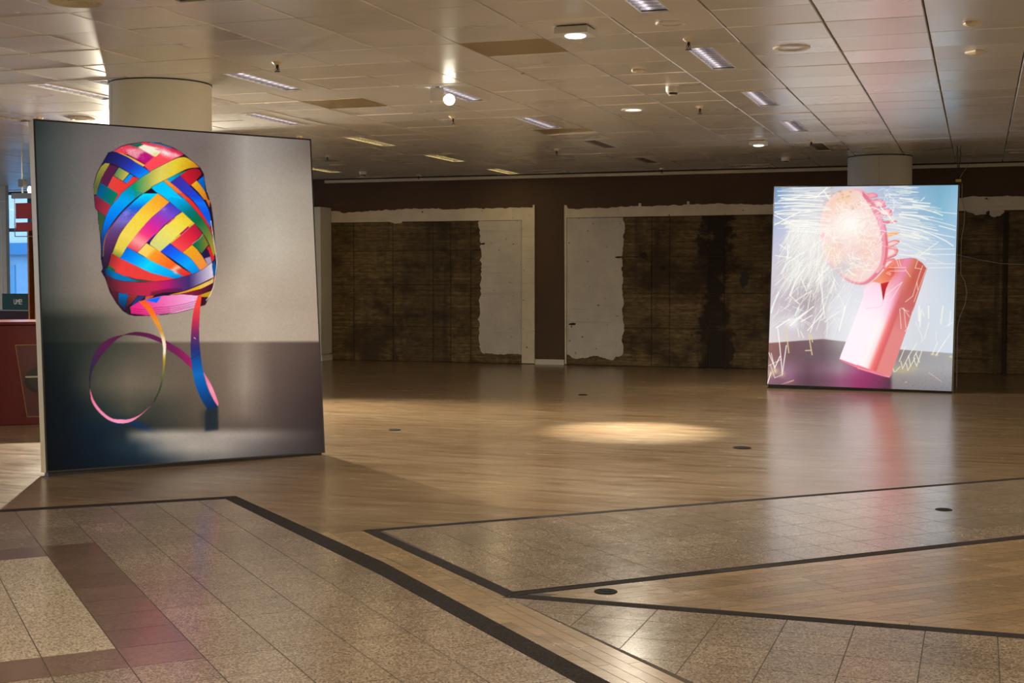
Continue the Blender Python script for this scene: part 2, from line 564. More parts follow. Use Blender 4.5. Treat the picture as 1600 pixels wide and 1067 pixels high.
while q > 5.22:                                  # short cross planks between the borders
    plank([pq(po1(q - 0.07) + 0.058, q - 0.07 + g), pq(2.529, q - 0.07 + g), pq(2.529, q - g), pq(po1(q) + 0.058, q - g)], PLANK_A)
    q -= 0.07
for k in range(3):                               # long planks where the walkway runs on
    pa, pb = 2.414 + 0.0587 * k, 2.414 + 0.0587 * (k + 1)
    q = 5.2095
    while q > 3.2:
        q2 = q - rng.uniform(0.4, 0.8)
        plank([pq(pa + g, q2 + g), pq(pb - g, q2 + g), pq(pb - g, q - g), pq(pa + g, q - g)], PLANK_B)
        q = q2
# planks in the wedge between the two right-hand bands
wedge = [(-1.83, 5.722), (3.6, 5.722), (3.6, 9.3), pq(9.5, 5.285), pq(2.76, 5.34)]
wedge = [(-1.80, 5.722), (3.9, 5.722), pq(9.4, 5.285), pq(2.765, 5.338)]
MB().prism([(-1.87, 5.664), (3.95, 5.664), pq(9.4, 5.285), pq(2.70, 5.345)], 0.0, 0.0007).build('plank_bed', GROUT, floor)
x = -1.78
while x < 3.6:
    x2 = x + rng.uniform(0.55, 0.8)
    plank([(x + g, 5.666), (x2 - g, 5.666), (x2 - g, 5.72), (x + 0.04 if x < -1.7 else x + g, 5.72)], PLANK_X)
    x = x2
far_planks = MB()
for r in range(46):
    qa = 5.336 - 0.083 * (r + 1); qb = qa + 0.083
    p = 2.0 + rng.uniform(0, 0.5)
    while p < 9.4:
        p2 = p + rng.uniform(0.45, 0.7)
        poly = clip_to([pq(p + g, qa + g), pq(p2 - g, qa + g), pq(p2 - g, qb - g), pq(p + g, qb - g)], wedge)
        if len(poly) >= 3 and area(poly) > 0.0005:
            if in_view((*centre(poly), 0), 60): plank(poly, PLANK_A)
            else: far_planks.prism(poly, 0.0002, 0.0018)
        p = p2
tag(far_planks.build('planks_beyond', PLANK_A, floor), kind='stuff')

# ------------------------------------------------------------------ ceiling
ceiling = MB().box(-24, 8, -9, 24, H + 0.16, H + 0.3).build('ceiling', PLENUM)
tag(ceiling, 'suspended ceiling of pale square metal panels', kind='structure')
LUMS = [(-2, -3), (-2, 1), (-2, 5), (-2, 9), (-2, 13), (-6, 3), (-6, 7), (-6, 11), (-6, 15),
        (-10, 5), (-10, 9), (-10, 13), (-10, 17), (-8, 1), (-11, 1), (-10, 1), (-14, 15), (-14, 3), (-6, -5)]
VENTS = [(-4, 18), (2, 16), (-9, 18), (-14, 18)]
taken = {(k, j + d) for k, j in LUMS for d in (0, 1)} | set(VENTS)
OCHRE = {(-8, 4), (-4, 0), (-6, 9)}
def panel_mb(mb, cx, cy, dz, tx, ty):
    gx, gy, c = 0.005, 0.0029, 0.006
    hx, hy = SX / 2 - gx, SY / 2 - gy
    vs = []
    for z, i in ((0, c), (c * 0.7, 0), (0.035, 0)):
        vs += [(sx * (hx - i), sy * (hy - i), z) for sx, sy in ((-1, -1), (1, -1), (1, 1), (-1, 1))]
    vs = [(cx + x, cy + y, dz + z + x * tx + y * ty) for x, y, z in vs]
    fs = [(3, 2, 1, 0)]
    for r in range(2):
        for k in range(4):
            a, b = r * 4 + k, r * 4 + (k + 1) % 4
            fs.append((a, b, b + 4, a + 4))
    mb.add(vs, fs)
pm = MB(); panel_mb(pm, 0, 0, 0, 0, 0)
PANEL = pm.mesh('ceiling_panel', CEIL, fix=False)
PANEL_OLD = PANEL.copy(); PANEL_OLD.materials[0] = CEIL_OLD
rng = random.Random(11)
cands = []
for k in range(-33, 12):
    for j in range(-28, 20):
        if (k, j) in taken: continue
        cx, cy = X0 + (k + 0.5) * SX, Y0 + (j + 0.5) * SY
        if cy > YW - 0.1 and cx > -16.3: continue
        jit = (rng.gauss(0, 0.0010), rng.gauss(0, 0.0016), rng.gauss(0, 0.0022))
        cands.append((in_view((cx, cy, H), 60), math.hypot(cx, cy), k, j, cx, cy, jit))
vis = sorted([c for c in cands if c[0]], key=lambda c: c[1])
single = vis[:298]
for _, _, k, j, cx, cy, (dz, tx, ty) in single:
    if (k, j) == (-6, 9):                         # one panel has slipped and leaves a dark gap
        cx, cy, dz, tx, ty = cx - 0.05, cy + 0.07, 0.022, 0.035, -0.02
    link('ceiling_panel', PANEL_OLD if (k, j) in OCHRE else PANEL, ceiling, (cx, cy, H + dz), (ty, -tx, 0))
mb = MB()
for _, _, k, j, cx, cy, (dz, tx, ty) in vis[298:] + [c for c in cands if not c[0]]:
    panel_mb(mb, cx, cy, H + dz, tx, ty)
tag(mb.build('ceiling_panels_beyond', CEIL, ceiling, fix=False), kind='stuff')

# ------------------------------------------------------------------ walls
wall_back = MB().box(-15.9, 8, YW, YW + 0.3, 0, H + 0.1).build('wall_back', BROWN_WALL)
tag(wall_back, 'dark brown back wall with bare concrete bays and white plaster borders', kind='structure')
wr = MB().box(7.0, 7.3, -9, YW, 0, H + 0.1).build('wall_right', WHITE_WALL); tag(wr, kind='structure')
wf = MB().box(-24, 7.3, -9.3, -9.0, 0, H + 0.1).build('wall_front', WHITE_WALL); tag(wf, kind='structure')
wl_ = MB().box(-24.3, -24, -9, 4, 0, H + 0.1).box(-24.3, -24, 4, 24, 0, 0.6).build('wall_left', WHITE_WALL); tag(wl_, kind='structure')

# bare concrete cast in lifts: one slab per formwork panel
def slab(x0, x1, z0, z1, dy):
    e = 0.007
    mb = MB()
    f, b = YW - 0.012 - dy, YW + 0.01
    mb.add([(x0 + e, f, z0 + e), (x1 - e, f, z0 + e), (x1 - e, f, z1 - e), (x0 + e, f, z1 - e),
            (x0, f + 0.008, z0), (x1, f + 0.008, z0), (x1, f + 0.008, z1), (x0, f + 0.008, z1),
            (x0, b, z0), (x1, b, z0), (x1, b, z1), (x0, b, z1)],
           [(0, 1, 2, 3), (0, 4, 5, 1), (1, 5, 6, 2), (2, 6, 7, 3), (3, 7, 4, 0), (4, 8, 9, 5), (5, 9, 10, 6), (6, 10, 11, 7), (7, 11, 8, 4)])
    mb.build('concrete_slab', CONCRETE, wall_back)
rng = random.Random(3)
for xs, zs in (((-10.49, -10.08, -9.35, -8.62, -8.31, -7.95, -7.06), (0, 0.583, 1.288, 1.861, 2.347)),
               ((-6.30, -4.893, -4.605, -3.98, -3.74, -2.6, -1.2, 0.385, 1.9, 3.6, 5.4, 7.0), (0, 0.604, 1.163, 1.741, 2.372))):
    for i in range(len(xs) - 1):
        for j in range(len(zs) - 1):
            slab(xs[i] + 0.004, xs[i + 1] - 0.004, zs[j] + 0.003, zs[j + 1] - 0.003, rng.uniform(0, 0.006))

def jag(a, b, amp, step, seed):
    """broken plaster edge from a to b"""
    r = random.Random(seed)
    n = max(2, int(math.hypot(b[0] - a[0], b[1] - a[1]) / step))
    ln = math.hypot(b[0] - a[0], b[1] - a[1])
    nx, ny = -(b[1] - a[1]) / ln, (b[0] - a[0]) / ln
    pts = []; w = 0
    for i in range(n + 1):
        t = i / n
        w = 0.6 * w + r.uniform(-amp, amp) * 0.7
        o = 0 if i in (0, n) else w + r.uniform(-amp, amp) * 0.3
        pts.append((a[0] + (b[0] - a[0]) * t + nx * o, a[1] + (b[1] - a[1]) * t + ny * o))
    return pts
def chain(ctrl, amp, step, seed):
    out = []
    for i in range(len(ctrl) - 1):
        out += jag(ctrl[i], ctrl[i + 1], amp, step, seed + i)[:-1]
    return out + [ctrl[-1]]
F1, B1 = YW - 0.030, YW + 0.01
# border of the left bay: head strip and right jamb in one piece of plaster
top1 = chain([(-6.868, 2.545), (-7.015, 2.548), (-7.68, 2.548), (-8.358, 2.538), (-8.52, 2.56), (-9.049, 2.562), (-9.518, 2.545), (-10.293, 2.512), (-10.40, 2.545)], 0.014, 0.04, 21)
MB().wallpoly([(-7.058, 2.347), (-7.058, 0.012), (-6.838, 0.012), (-6.838, 2.59), (-6.868, 2.59)] + top1 + [(-10.489, 2.545), (-10.489, 2.35)], F1, B1).build('plaster_border', PLASTER_SMOOTH, wall_back)
# border of the right bay
top2 = chain([(3.9, 2.60), (0.25, 2.589), (-0.3, 2.575), (-2.6, 2.55), (-3.081, 2.532), (-3.972, 2.556), (-4.30, 2.553)], 0.013, 0.04, 51) \
     + [(-4.30, 2.60), (-4.335, 2.60)] + chain([(-4.335, 2.55), (-4.681, 2.543), (-5.070, 2.535)], 0.013, 0.04, 71) + [(-5.075, 2.585), (-5.11, 2.585)] \
     + chain([(-5.11, 2.541), (-5.511, 2.527), (-6.094, 2.506), (-6.276, 2.522)], 0.013, 0.04, 81)
MB().wallpoly([(-6.297, 2.372), (3.9, 2.40)] + top2 + [(-6.30, 2.575), (-6.336, 2.575), (-6.320, 0.015), (-6.297, 0.015)], F1, B1).build('plaster_border', PLASTER_SMOOTH, wall_back)
# rough plaster left standing at the inner side of each bay
lft = chain([(-7.80, 2.340), (-7.77, 1.95), (-7.765, 1.6), (-7.78, 1.2), (-7.79, 0.93), (-7.825, 0.72), (-7.80, 0.58), (-7.80, 0.27), (-7.745, 0.165)], 0.022, 0.03, 31)
bot = chain([(-7.745, 0.165), (-7.5, 0.15), (-7.3, 0.165), (-7.065, 0.15)], 0.014, 0.025, 41)
MB().wallpoly(lft + bot[1:] + [(-7.065, 2.340)], YW - 0.026, B1).build('plaster_patch', PLASTER, wall_back)
rgt = chain([(-5.38, 0.165), (-5.345, 0.30), (-5.37, 0.45), (-5.345, 0.60), (-5.365, 0.85), (-5.37, 1.2), (-5.37, 1.66), (-5.365, 2.05), (-5.335, 2.16), (-5.36, 2.365)], 0.020, 0.03, 91)
bot2 = chain([(-6.29, 0.165), (-6.10, 0.10), (-5.83, 0.155), (-5.51, 0.095), (-5.47, 0.15), (-5.38, 0.165)], 0.014, 0.025, 95)
MB().wallpoly(bot2 + rgt[1:] + [(-6.29, 2.365)], YW - 0.026, B1).build('plaster_patch', PLASTER, wall_back)
# plaster crumbs under the right-hand border, gouges, dark stain patches and pale efflorescence
def blob(name, cx, cz, rx, rz, y, m_, seed, n=14, tail=0.0):
    r = random.Random(seed)
    pts = []
    for i in range(n):
        a = 2 * math.pi * i / n
        k = r.uniform(0.7, 1.2)
        pts.append((cx + math.cos(a) * rx * k, cz + math.sin(a) * rz * k * (1 + (tail if math.sin(a) < -0.6 else 0))))
    MB().wallpoly(pts, y, y + 0.01).build(name, m_, wall_back)
STAIN = plain('damp_stain', (0.018, 0.012, 0.007), 0.85, var=0.3, scale=9)
OIL = plain('green_black_stain', (0.022, 0.020, 0.012), 0.7)
blob('plaster_crumb', -0.02, 2.375, 0.16, 0.05, YW - 0.024, PLASTER, 1)
blob('plaster_crumb', 0.22, 2.36, 0.10, 0.075, YW - 0.024, PLASTER, 2)
blob('plaster_crumb', -9.28, 2.345, 0.12, 0.025, YW - 0.024, PLASTER_SMOOTH, 3)
blob('wall_stain', -3.43, 1.40, 0.075, 0.10, YW - 0.0205, OIL, 5, tail=0.5)
blob('wall_stain', -5.03, 1.76, 0.05, 0.055, YW - 0.0205, STAIN, 6)
blob('wall_stain', -4.72, 1.56, 0.06, 0.05, YW - 0.0205, STAIN, 7)
blob('plaster_gouge', -5.43, 1.735, 0.06, 0.018, YW - 0.029, STAIN, 12)
blob('plaster_gouge', -6.20, 0.66, 0.07, 0.022, YW - 0.029, STAIN, 13)
blob('plaster_gouge', -7.735, 1.965, 0.05, 0.015, YW - 0.029, STAIN, 14)
bb = MB().box(-6.835, -6.34, YW - 0.018, YW, 0, 0.082).build('baseboard_back', WHITE_WALL); tag(bb, 'white skirting block at the foot of the brown pier', kind='structure')
tr = MB().bevel_box(-10.6, 7.0, YW - 0.06, YW, H - 0.062, H - 0.012, 0.006).build('trim_1', IVORY); tag(tr, 'pale strip along the top of the back wall', kind='structure')
# white boxed-in return at the left end of the concrete bay
ret = MB().bevel_box(-11.9, -10.505, 20.75, YW, 0.11, 2.60, 0.004).build('wall_return', WHITE_WALL)
MB().box(-11.9, -10.498, 20.77, YW, 0.0, 0.10).build('plinth', WHITE_WALL, ret)
tag(ret, 'white boxed-in wall return beside the left concrete bay', kind='structure')

# ------------------------------------------------------------------ round columns
def column(x, y, label, seam_angle):
    root = empty('column', (x, y, 0))
    tag(root, label, 'column')
    MB().lathe([(0.434, 0), (0.434, 3.074)], 64).build('shaft', COLUMN, root, smooth=True)
    MB().lathe([(0.434, 3.070), (0.439, 3.072), (0.439, H + 0.05)], 64).build('ceiling_collar', BLACK, root, smooth=True)
    a = seam_angle
    MB().add([(0.4345 * math.cos(a + s), 0.4345 * math.sin(a + s), z) for z in (0.0, 3.05) for s in (-0.008, 0.008)] +
             [(0.439 * math.cos(a + s), 0.439 * math.sin(a + s), z) for z in (0.0, 3.05) for s in (-0.005, 0.005)],
             [(4, 5, 7, 6), (0, 4, 6, 2), (5, 1, 3, 7), (2, 6, 7, 3)]).build('seam_strip', COLUMN, root)
    return root
column(-6.754, 10.31, 'thick round cream column behind the ribbon picture', -2.2)
column(-1.326, 19.65, 'round cream column rising behind the sparking fan picture', -1.52)
# ------------------------------------------------------------------ printed pictures of the two light boxes
class Paint:
    """small raster used to compose a printed picture; its colours end up as vertex colours of the print"""
    def __init__(self, x0, y0, x1, y1, s):
        self.x0, self.y0, self.s = x0, y0, s
        self.w, self.h = int((x1 - x0) * s), int((y1 - y0) * s)
        self.img = np.zeros((self.h, self.w, 3), np.float32)
        self.gx = (np.arange(self.w) + 0.5) / s + x0
        self.gy = (np.arange(self.h) + 0.5) / s + y0
    def box(self, pts, pad=1.0):
        p = np.array(pts)
        i0 = max(0, int((p[:, 0].min() - pad - self.x0) * self.s)); i1 = min(self.w, int((p[:, 0].max() + pad - self.x0) * self.s) + 1)
        j0 = max(0, int((p[:, 1].min() - pad - self.y0) * self.s)); j1 = min(self.h, int((p[:, 1].max() + pad - self.y0) * self.s) + 1)
        return i0, i1, j0, j1
    def mask(self, pts, b):
        i0, i1, j0, j1 = b
        m = np.zeros((j1 - j0, i1 - i0), np.float32)
        p = np.array(pts, np.float32); n = len(p)
        o = 0.25 / self.s
        for dx in (-o, o):
            for dy in (-o, o):
                X = (self.gx[i0:i1] + dx)[None, :]; Y = (self.gy[j0:j1] + dy)[:, None]
                ins = np.zeros((j1 - j0, i1 - i0), bool)
                for a in range(n):
                    xa, ya = p[a]; xb, yb = p[(a + 1) % n]
                    if ya == yb: continue
                    c = (Y > min(ya, yb)) & (Y <= max(ya, yb))
                    xi = xa + (Y - ya) * (xb - xa) / (yb - ya)
                    ins ^= c & (X < xi)
                m += ins * 0.25
        return m
    def put(self, b, m, c, alpha=1.0):
        i0, i1, j0, j1 = b
        a = (m * alpha)[..., None]
        self.img[j0:j1, i0:i1] = self.img[j0:j1, i0:i1] * (1 - a) + c * a
    def poly(self, pts, c, c2=None, ax=None, alpha=1.0, soft=0):
        """flat colour, or a gradient c -> c2 along the axis ax = (start, end)"""
        b = self.box(pts, 1 + soft * 3)
        if b[1] <= b[0] or b[3] <= b[2]: return
        m = self.mask(pts, b)
        if soft: m = blur(m, soft * self.s)
        col = np.array(c, np.float32)
        if c2 is not None:
            (ax0, ay0), (ax1, ay1) = ax
            dx, dy = ax1 - ax0, ay1 - ay0
            t = ((self.gx[b[0]:b[1]][None, :] - ax0) * dx + (self.gy[b[2]:b[3]][:, None] - ay0) * dy) / (dx * dx + dy * dy)
            t = np.clip(t, 0, 1)[..., None]
            col = col * (1 - t) + np.array(c2, np.float32) * t
        self.put(b, m, col, alpha)
    def strip(self, e1, e2, stops, alpha=1.0, edge=None):
        """ribbon between two edges with colour stops along its length"""
        n = 90
        a, c = resample(e1, n), resample(e2, n)
        pts = np.vstack([a, c[::-1]])
        b = self.box(pts)
        m = self.mask(pts, b)
        mid = (a + c) / 2
        X = np.repeat(self.gx[b[0]:b[1]][None, :], b[3] - b[2], 0); Y = np.repeat(self.gy[b[2]:b[3]][:, None], b[1] - b[0], 1)
        best = np.full(X.shape, 1e9, np.float32); t = np.zeros(X.shape, np.float32)
        for i in range(n):
            # distance to the rib joining both edges at i
            ax, ay = a[i]; bx, by = c[i]
            dx, dy = bx - ax, by - ay
            L = dx * dx + dy * dy + 1e-6
            u = np.clip(((X - ax) * dx + (Y - ay) * dy) / L, 0, 1)
            d = (X - ax - u * dx) ** 2 + (Y - ay - u * dy) ** 2
            k = d < best
            best[k] = d[k]; t[k] = i / (n - 1)
        ts = [s[0] for s in stops]
        col = np.stack([np.interp(t, ts, [s[1][ch] for s in stops]) for ch in range(3)], -1)
        self.put(b, m, col, alpha)
        if edge:
            for e in (a, c): self.line(e, 0.35, edge, 0.55)
    def line(self, pts, r, c, alpha=1.0, soft=0.4):
        pts = np.array(pts, np.float32)
        b = self.box(pts, r + soft + 1)
        if b[1] <= b[0] or b[3] <= b[2]: return
        X = self.gx[b[0]:b[1]][None, :]; Y = self.gy[b[2]:b[3]][:, None]
        d = np.full((b[3] - b[2], b[1] - b[0]), 1e9, np.float32)
        for i in range(len(pts) - 1):
            ax, ay = pts[i]; dx, dy = pts[i + 1] - pts[i]
            L = dx * dx + dy * dy + 1e-9
            u = np.clip(((X - ax) * dx + (Y - ay) * dy) / L, 0, 1)
            d = np.minimum(d, np.hypot(X - ax - u * dx, Y - ay - u * dy))
        self.put(b, np.clip((r + soft - d) / (2 * soft), 0, 1), np.array(c, np.float32), alpha)
    def glow(self, x, y, rx, ry, c, alpha=1.0, rot=0.0, p=1.0):
        b = self.box([(x - 2.6 * max(rx, ry), y - 2.6 * max(rx, ry)), (x + 2.6 * max(rx, ry), y + 2.6 * max(rx, ry))])
        if b[1] <= b[0] or b[3] <= b[2]: return
        X = self.gx[b[0]:b[1]][None, :] - x; Y = self.gy[b[2]:b[3]][:, None] - y
        U = X * math.cos(rot) + Y * math.sin(rot); V = -X * math.sin(rot) + Y * math.cos(rot)
        m = np.exp(-((U / rx) ** 2 + (V / ry) ** 2) ** p)
        self.put(b, m, np.array(c, np.float32), alpha)
    def rows(self, table):
        """background from rows of colour stops: [(y, [(x, colour), ...]), ...]"""
        ys = [r[0] for r in table]
        stack = np.stack([np.stack([np.interp(self.gx, [s[0] for s in r[1]], [s[1][ch] for s in r[1]]) for ch in range(3)], -1) for r in table])
        idx = np.clip(np.searchsorted(ys, self.gy) - 1, 0, len(ys) - 2)
        ysa = np.array(ys)
        t = np.clip((self.gy - ysa[idx]) / (ysa[idx + 1] - ysa[idx]), 0, 1)[:, None, None]
        t = t * t * (3 - 2 * t) * 0.5 + t * 0.5
        self.img = (stack[idx] * (1 - t) + stack[idx + 1] * t).astype(np.float32)
    def sample(self, X, Y):
        fx = np.clip((X - self.x0) * self.s - 0.5, 0, self.w - 1.001); fy = np.clip((Y - self.y0) * self.s - 0.5, 0, self.h - 1.001)
        i, j = fx.astype(int), fy.astype(int)
        u, v = (fx - i)[..., None], (fy - j)[..., None]
        I = self.img
        return (I[j, i] * (1 - u) + I[j, i + 1] * u) * (1 - v) + (I[j + 1, i] * (1 - u) + I[j + 1, i + 1] * u) * v

def resample(e, n):
    e = np.array(e, np.float32)
    if len(e) > 2:                       # smooth with Catmull-Rom
        P = np.vstack([2 * e[0] - e[1], e, 2 * e[-1] - e[-2]])
        out = []
        for i in range(1, len(P) - 2):
            t = np.linspace(0, 1, 14, endpoint=False)[:, None]
            a, b, c, d = P[i - 1], P[i], P[i + 1], P[i + 2]
            out.append(0.5 * ((2 * b) + (-a + c) * t + (2 * a - 5 * b + 4 * c - d) * t ** 2 + (-a + 3 * b - 3 * c + d) * t ** 3))
        e = np.vstack(out + [e[-1:]])
    L = np.concatenate([[0], np.cumsum(np.hypot(*np.diff(e, axis=0).T))])
    s = np.linspace(0, L[-1], n)
    return np.stack([np.interp(s, L, e[:, 0]), np.interp(s, L, e[:, 1])], -1)

def blur(m, sg):
    r = max(1, int(sg * 2.5)); k = np.exp(-0.5 * (np.arange(-r, r + 1) / sg) ** 2); k /= k.sum()
    p = np.pad(m, ((r, r), (0, 0)), mode='edge'); m = sum(k[i] * p[i:i + m.shape[0]] for i in range(2 * r + 1))
    p = np.pad(m, ((0, 0), (r, r)), mode='edge'); return sum(k[i] * p[:, i:i + m.shape[1]] for i in range(2 * r + 1))

def homography(src, dst):
    A = []
    for (x, y), (u, v) in zip(src, dst):
        A.append([x, y, 1, 0, 0, 0, -u * x, -u * y, -u]); A.append([0, 0, 0, x, y, 1, -v * x, -v * y, -v])
    return np.linalg.svd(np.array(A))[2][-1].reshape(3, 3)

def zf(x0, y0, s):
    return lambda x, y: (x0 + x / s, y0 + y / s)

# ---- picture 1: a reel of rainbow ribbon standing on a curl of ribbon
def paint_ribbon():
    P = Paint(38, 170, 522, 752, 2)
    P.rows([
        (180, [(50, (38, 42, 41)), (80, (62, 66, 64)), (130, (92, 88, 85)), (200, (116, 106, 103)), (260, (112, 100, 97)), (340, (128, 116, 112)), (385, (150, 140, 134)), (430, (122, 112, 106)), (490, (96, 86, 80))]),
        (230, [(50, (50, 58, 56)), (80, (72, 76, 74)), (130, (106, 99, 96)), (200, (122, 111, 107)), (320, (116, 103, 97)), (350, (132, 120, 113)), (385, (165, 155, 147)), (430, (148, 137, 128)), (490, (108, 97, 87))]),
        (300, [(52, (52, 62, 60)), (90, (84, 86, 83)), (140, (118, 109, 105)), (345, (136, 123, 115)), (385, (174, 163, 150)), (420, (178, 167, 152)), (490, (158, 145, 131))]),
        (390, [(55, (56, 62, 58)), (90, (98, 94, 89)), (140, (138, 126, 116)), (345, (148, 133, 118)), (395, (186, 174, 156)), (432, (194, 181, 163)), (492, (172, 157, 138))]),
        (455, [(58, (58, 62, 56)), (100, (104, 98, 89)), (150, (140, 125, 111)), (345, (172, 152, 132)), (380, (192, 172, 150)), (430, (184, 165, 145)), (495, (172, 153, 133))]),
        (478, [(58, (48, 53, 47)), (100, (88, 84, 75)), (150, (122, 110, 97)), (210, (152, 136, 117)), (345, (178, 158, 137)), (400, (186, 167, 146)), (495, (170, 150, 130))]),
        (500, [(60, (24, 31, 28)), (100, (46, 49, 43)), (150, (80, 76, 66)), (200, (128, 114, 99)), (250, (162, 146, 127)), (345, (176, 157, 137)), (405, (190, 171, 150)), (497, (172, 152, 132))]),
        (533, [(60, (18, 26, 24)), (100, (40, 44, 39)), (150, (66, 65, 56)), (200, (114, 104, 89)), (250, (158, 143, 124)), (345, (178, 159, 139)), (400, (188, 170, 148)), (500, (172, 152, 132))]),
        (537, [(60, (11, 18, 20)), (100, (28, 36, 33)), (150, (52, 55, 48)), (200, (76, 72, 61)), (250, (98, 86, 72)), (300, (112, 95, 81)), (345, (122, 103, 88)), (385, (150, 131, 115)), (425, (108, 90, 79)), (500, (76, 59, 53))]),
        (600, [(60, (7, 12, 15)), (100, (16, 24, 27)), (150, (72, 70, 59)), (200, (112, 99, 84)), (250, (108, 94, 79)), (300, (104, 89, 75)), (350, (120, 101, 86)), (384, (154, 137, 120)), (430, (96, 79, 71)), (504, (60, 46, 42))]),
        (640, [(60, (5, 9, 14)), (110, (10, 20, 28)), (150, (32, 42, 43)), (200, (74, 71, 60)), (240, (60, 61, 52)), (300, (88, 77, 64)), (350, (112, 95, 80)), (384, (132, 114, 100)), (430, (86, 71, 65)), (505, (52, 40, 38))]),
        (668, [(60, (4, 7, 12)), (110, (8, 20, 28)), (150, (12, 30, 44)), (200, (30, 40, 42)), (230, (42, 46, 43)), (300, (78, 69, 58)), (350, (98, 83, 73)), (400, (97, 83, 74)), (440, (76, 63, 58)), (506, (48, 38, 36))]),
        (681, [(60, (4, 7, 11)), (150, (9, 26, 38)), (192, (30, 42, 48)), (206, (96, 96, 92)), (230, (146, 138, 127)), (270, (168, 157, 144)), (310, (160, 148, 135)), (350, (166, 152, 140)), (400, (146, 134, 124)), (445, (100, 88, 82)), (506, (50, 41, 39))]),
        (700, [(60, (4, 6, 10)), (150, (8, 24, 37)), (210, (34, 50, 60)), (236, (88, 94, 96)), (262, (140, 134, 126)), (300, (166, 155, 142)), (350, (154, 143, 133)), (400, (112, 103, 98)), (445, (80, 71, 67)), (507, (48, 40, 38))]),
        (722, [(60, (4, 6, 9)), (150, (7, 20, 32)), (230, (24, 38, 48)), (265, (62, 68, 72)), (300, (104, 99, 94)), (350, (112, 105, 99)), (400, (82, 76, 73)), (450, (62, 56, 54)), (508, (44, 38, 37))]),
        (752, [(60, (3, 4, 6)), (150, (5, 12, 20)), (300, (20, 22, 24)), (508, (24, 22, 22))]),
    ])
    P.img = np.stack([blur(P.img[..., c], 2.0) for c in range(3)], -1)
    rng_ = np.random.default_rng(5)
    A = zf(140, 210, 10.67); B = zf(235, 210, 10.67); C = zf(140, 300, 10.67); D = zf(235, 300, 10.67); E = zf(140, 390, 9.7); F = zf(235, 390, 9.7)
    G = zf(120, 460, 5.08); K = zf(230, 460, 4.64)
    # faint folds of the backdrop
    for a, b_ in (((105, 262), (150, 325)), ((352, 320), (400, 330)), ((430, 250), (436, 300))):
        P.line([a, b_], 1.0, (150, 140, 132), 0.10, 1.5)
    # shadow of the curl and curl behind
    P.poly([K(425, 845), K(515, 815), K(519, 990), K(420, 1000)], (20, 34, 46), alpha=0.85, soft=1.5)
    P.glow(*K(430, 900), 9, 16, (30, 36, 38), 0.5)
    P.glow(*G(470, 1040), 22, 5, (12, 44, 88), 0.85, 0.35)
    P.glow(*G(300, 1038), 12, 3, (14, 40, 78), 0.6)
    P.strip([G(365, 322), G(430, 303), G(500, 300), G(600, 320), G(711, 372), K(130, 335), K(240, 400), K(322, 468)],
            [G(365, 325), G(430, 325), G(520, 336), G(600, 360), G(690, 400), K(130, 390), K(230, 460), K(328, 548)],
            [(0, (74, 24, 56)), (0.3, (92, 30, 72)), (0.7, (112, 30, 80)), (1, (158, 32, 92))])
    P.strip([G(368, 321), G(280, 340), G(200, 385), G(150, 440), G(110, 530), G(90, 640), G(92, 745)],
            [G(368, 325), G(310, 360), G(240, 430), G(180, 500), G(130, 580), G(105, 660), G(97, 752)],
            [(0, (88, 26, 64)), (0.35, (82, 30, 68)), (0.65, (54, 36, 66)), (1, (38, 36, 42))])
    P.strip([G(95, 750), G(110, 850), G(160, 930), G(240, 1000), G(330, 1030), G(420, 1020), G(500, 970), G(590, 890)],
            [G(97, 756), G(130, 850), G(190, 930), G(270, 990), G(350, 1000), G(420, 995), G(500, 960), G(588, 886)],
            [(0, (226, 100, 130)), (0.2, (246, 128, 168)), (0.55, (252, 152, 188)), (0.8, (240, 130, 160)), (1, (120, 60, 80))])
    # silhouette of the reel
    P.poly([A(380, 255), A(500, 178), A(640, 132), A(880, 102), A(1174, 116), B(200, 136), B(370, 190), B(560, 305), B(740, 455), B(835, 535), B(895, 640), B(915, 800), B(945, 950),
            D(955, 0), D(1020, 200), D(1055, 450), D(1075, 700), D(1090, 900), F(1008, 100), F(1015, 300), F(995, 450), F(955, 590), F(905, 700), F(835, 842), F(770, 860),
            F(600, 912), F(400, 962), F(200, 992), F(100, 990), E(900, 1008), E(700, 1010), E(588, 988), E(495, 932), E(395, 812), E(295, 642), E(225, 435), E(162, 322), E(186, 280), E(158, 130), E(160, 0),
            C(172, 900), C(160, 700), C(126, 450), C(120, 305), C(74, 245), C(60, 60), A(56, 985), A(50, 820), A(96, 640), A(176, 488), A(300, 272)], (34, 18, 34))
    # glossy top
    P.poly([A(385, 258), A(500, 188), A(640, 148), A(880, 108), A(1174, 130), B(180, 158), B(330, 202), B(480, 262), B(555, 318), B(380, 402), B(0, 590), A(900, 505), A(640, 320)], (226, 62, 82))
    P.poly([B(250, 190), B(370, 200), B(480, 262), B(558, 320), B(470, 345)], (200, 40, 82), alpha=0.8, soft=1)
    P.poly([A(640, 150), A(850, 120), A(890, 150), A(800, 195), A(690, 165)], (8, 104, 80), soft=0.5)
    P.poly([A(1000, 103), B(0, 103), B(180, 138), B(370, 198), B(330, 206), B(150, 152), B(0, 122)], (14, 108, 158))
    P.poly([A(920, 262), A(1068, 350), A(915, 472), A(760, 400), A(820, 300)], (186, 22, 118))
    P.poly([A(600, 215), A(830, 215), A(930, 268), A(830, 310), A(790, 390), A(640, 320)], (236, 160, 180), alpha=0.75, soft=1.2)
    P.poly([A(800, 190), A(900, 145), A(1174, 215), B(60, 215), B(175, 262), B(90, 350), A(1075, 345), A(930, 268), A(840, 215)], (244, 240, 214), soft=0.6)
    P.glow(*A(1100, 310), 6, 3.5, (226, 218, 110), 0.8)
    P.poly([A(900, 508), A(1070, 358), B(100, 345), B(200, 262), B(420, 300), B(520, 330), B(380, 402), B(170, 510), B(0, 590), A(1010, 602)], (255, 74, 86))
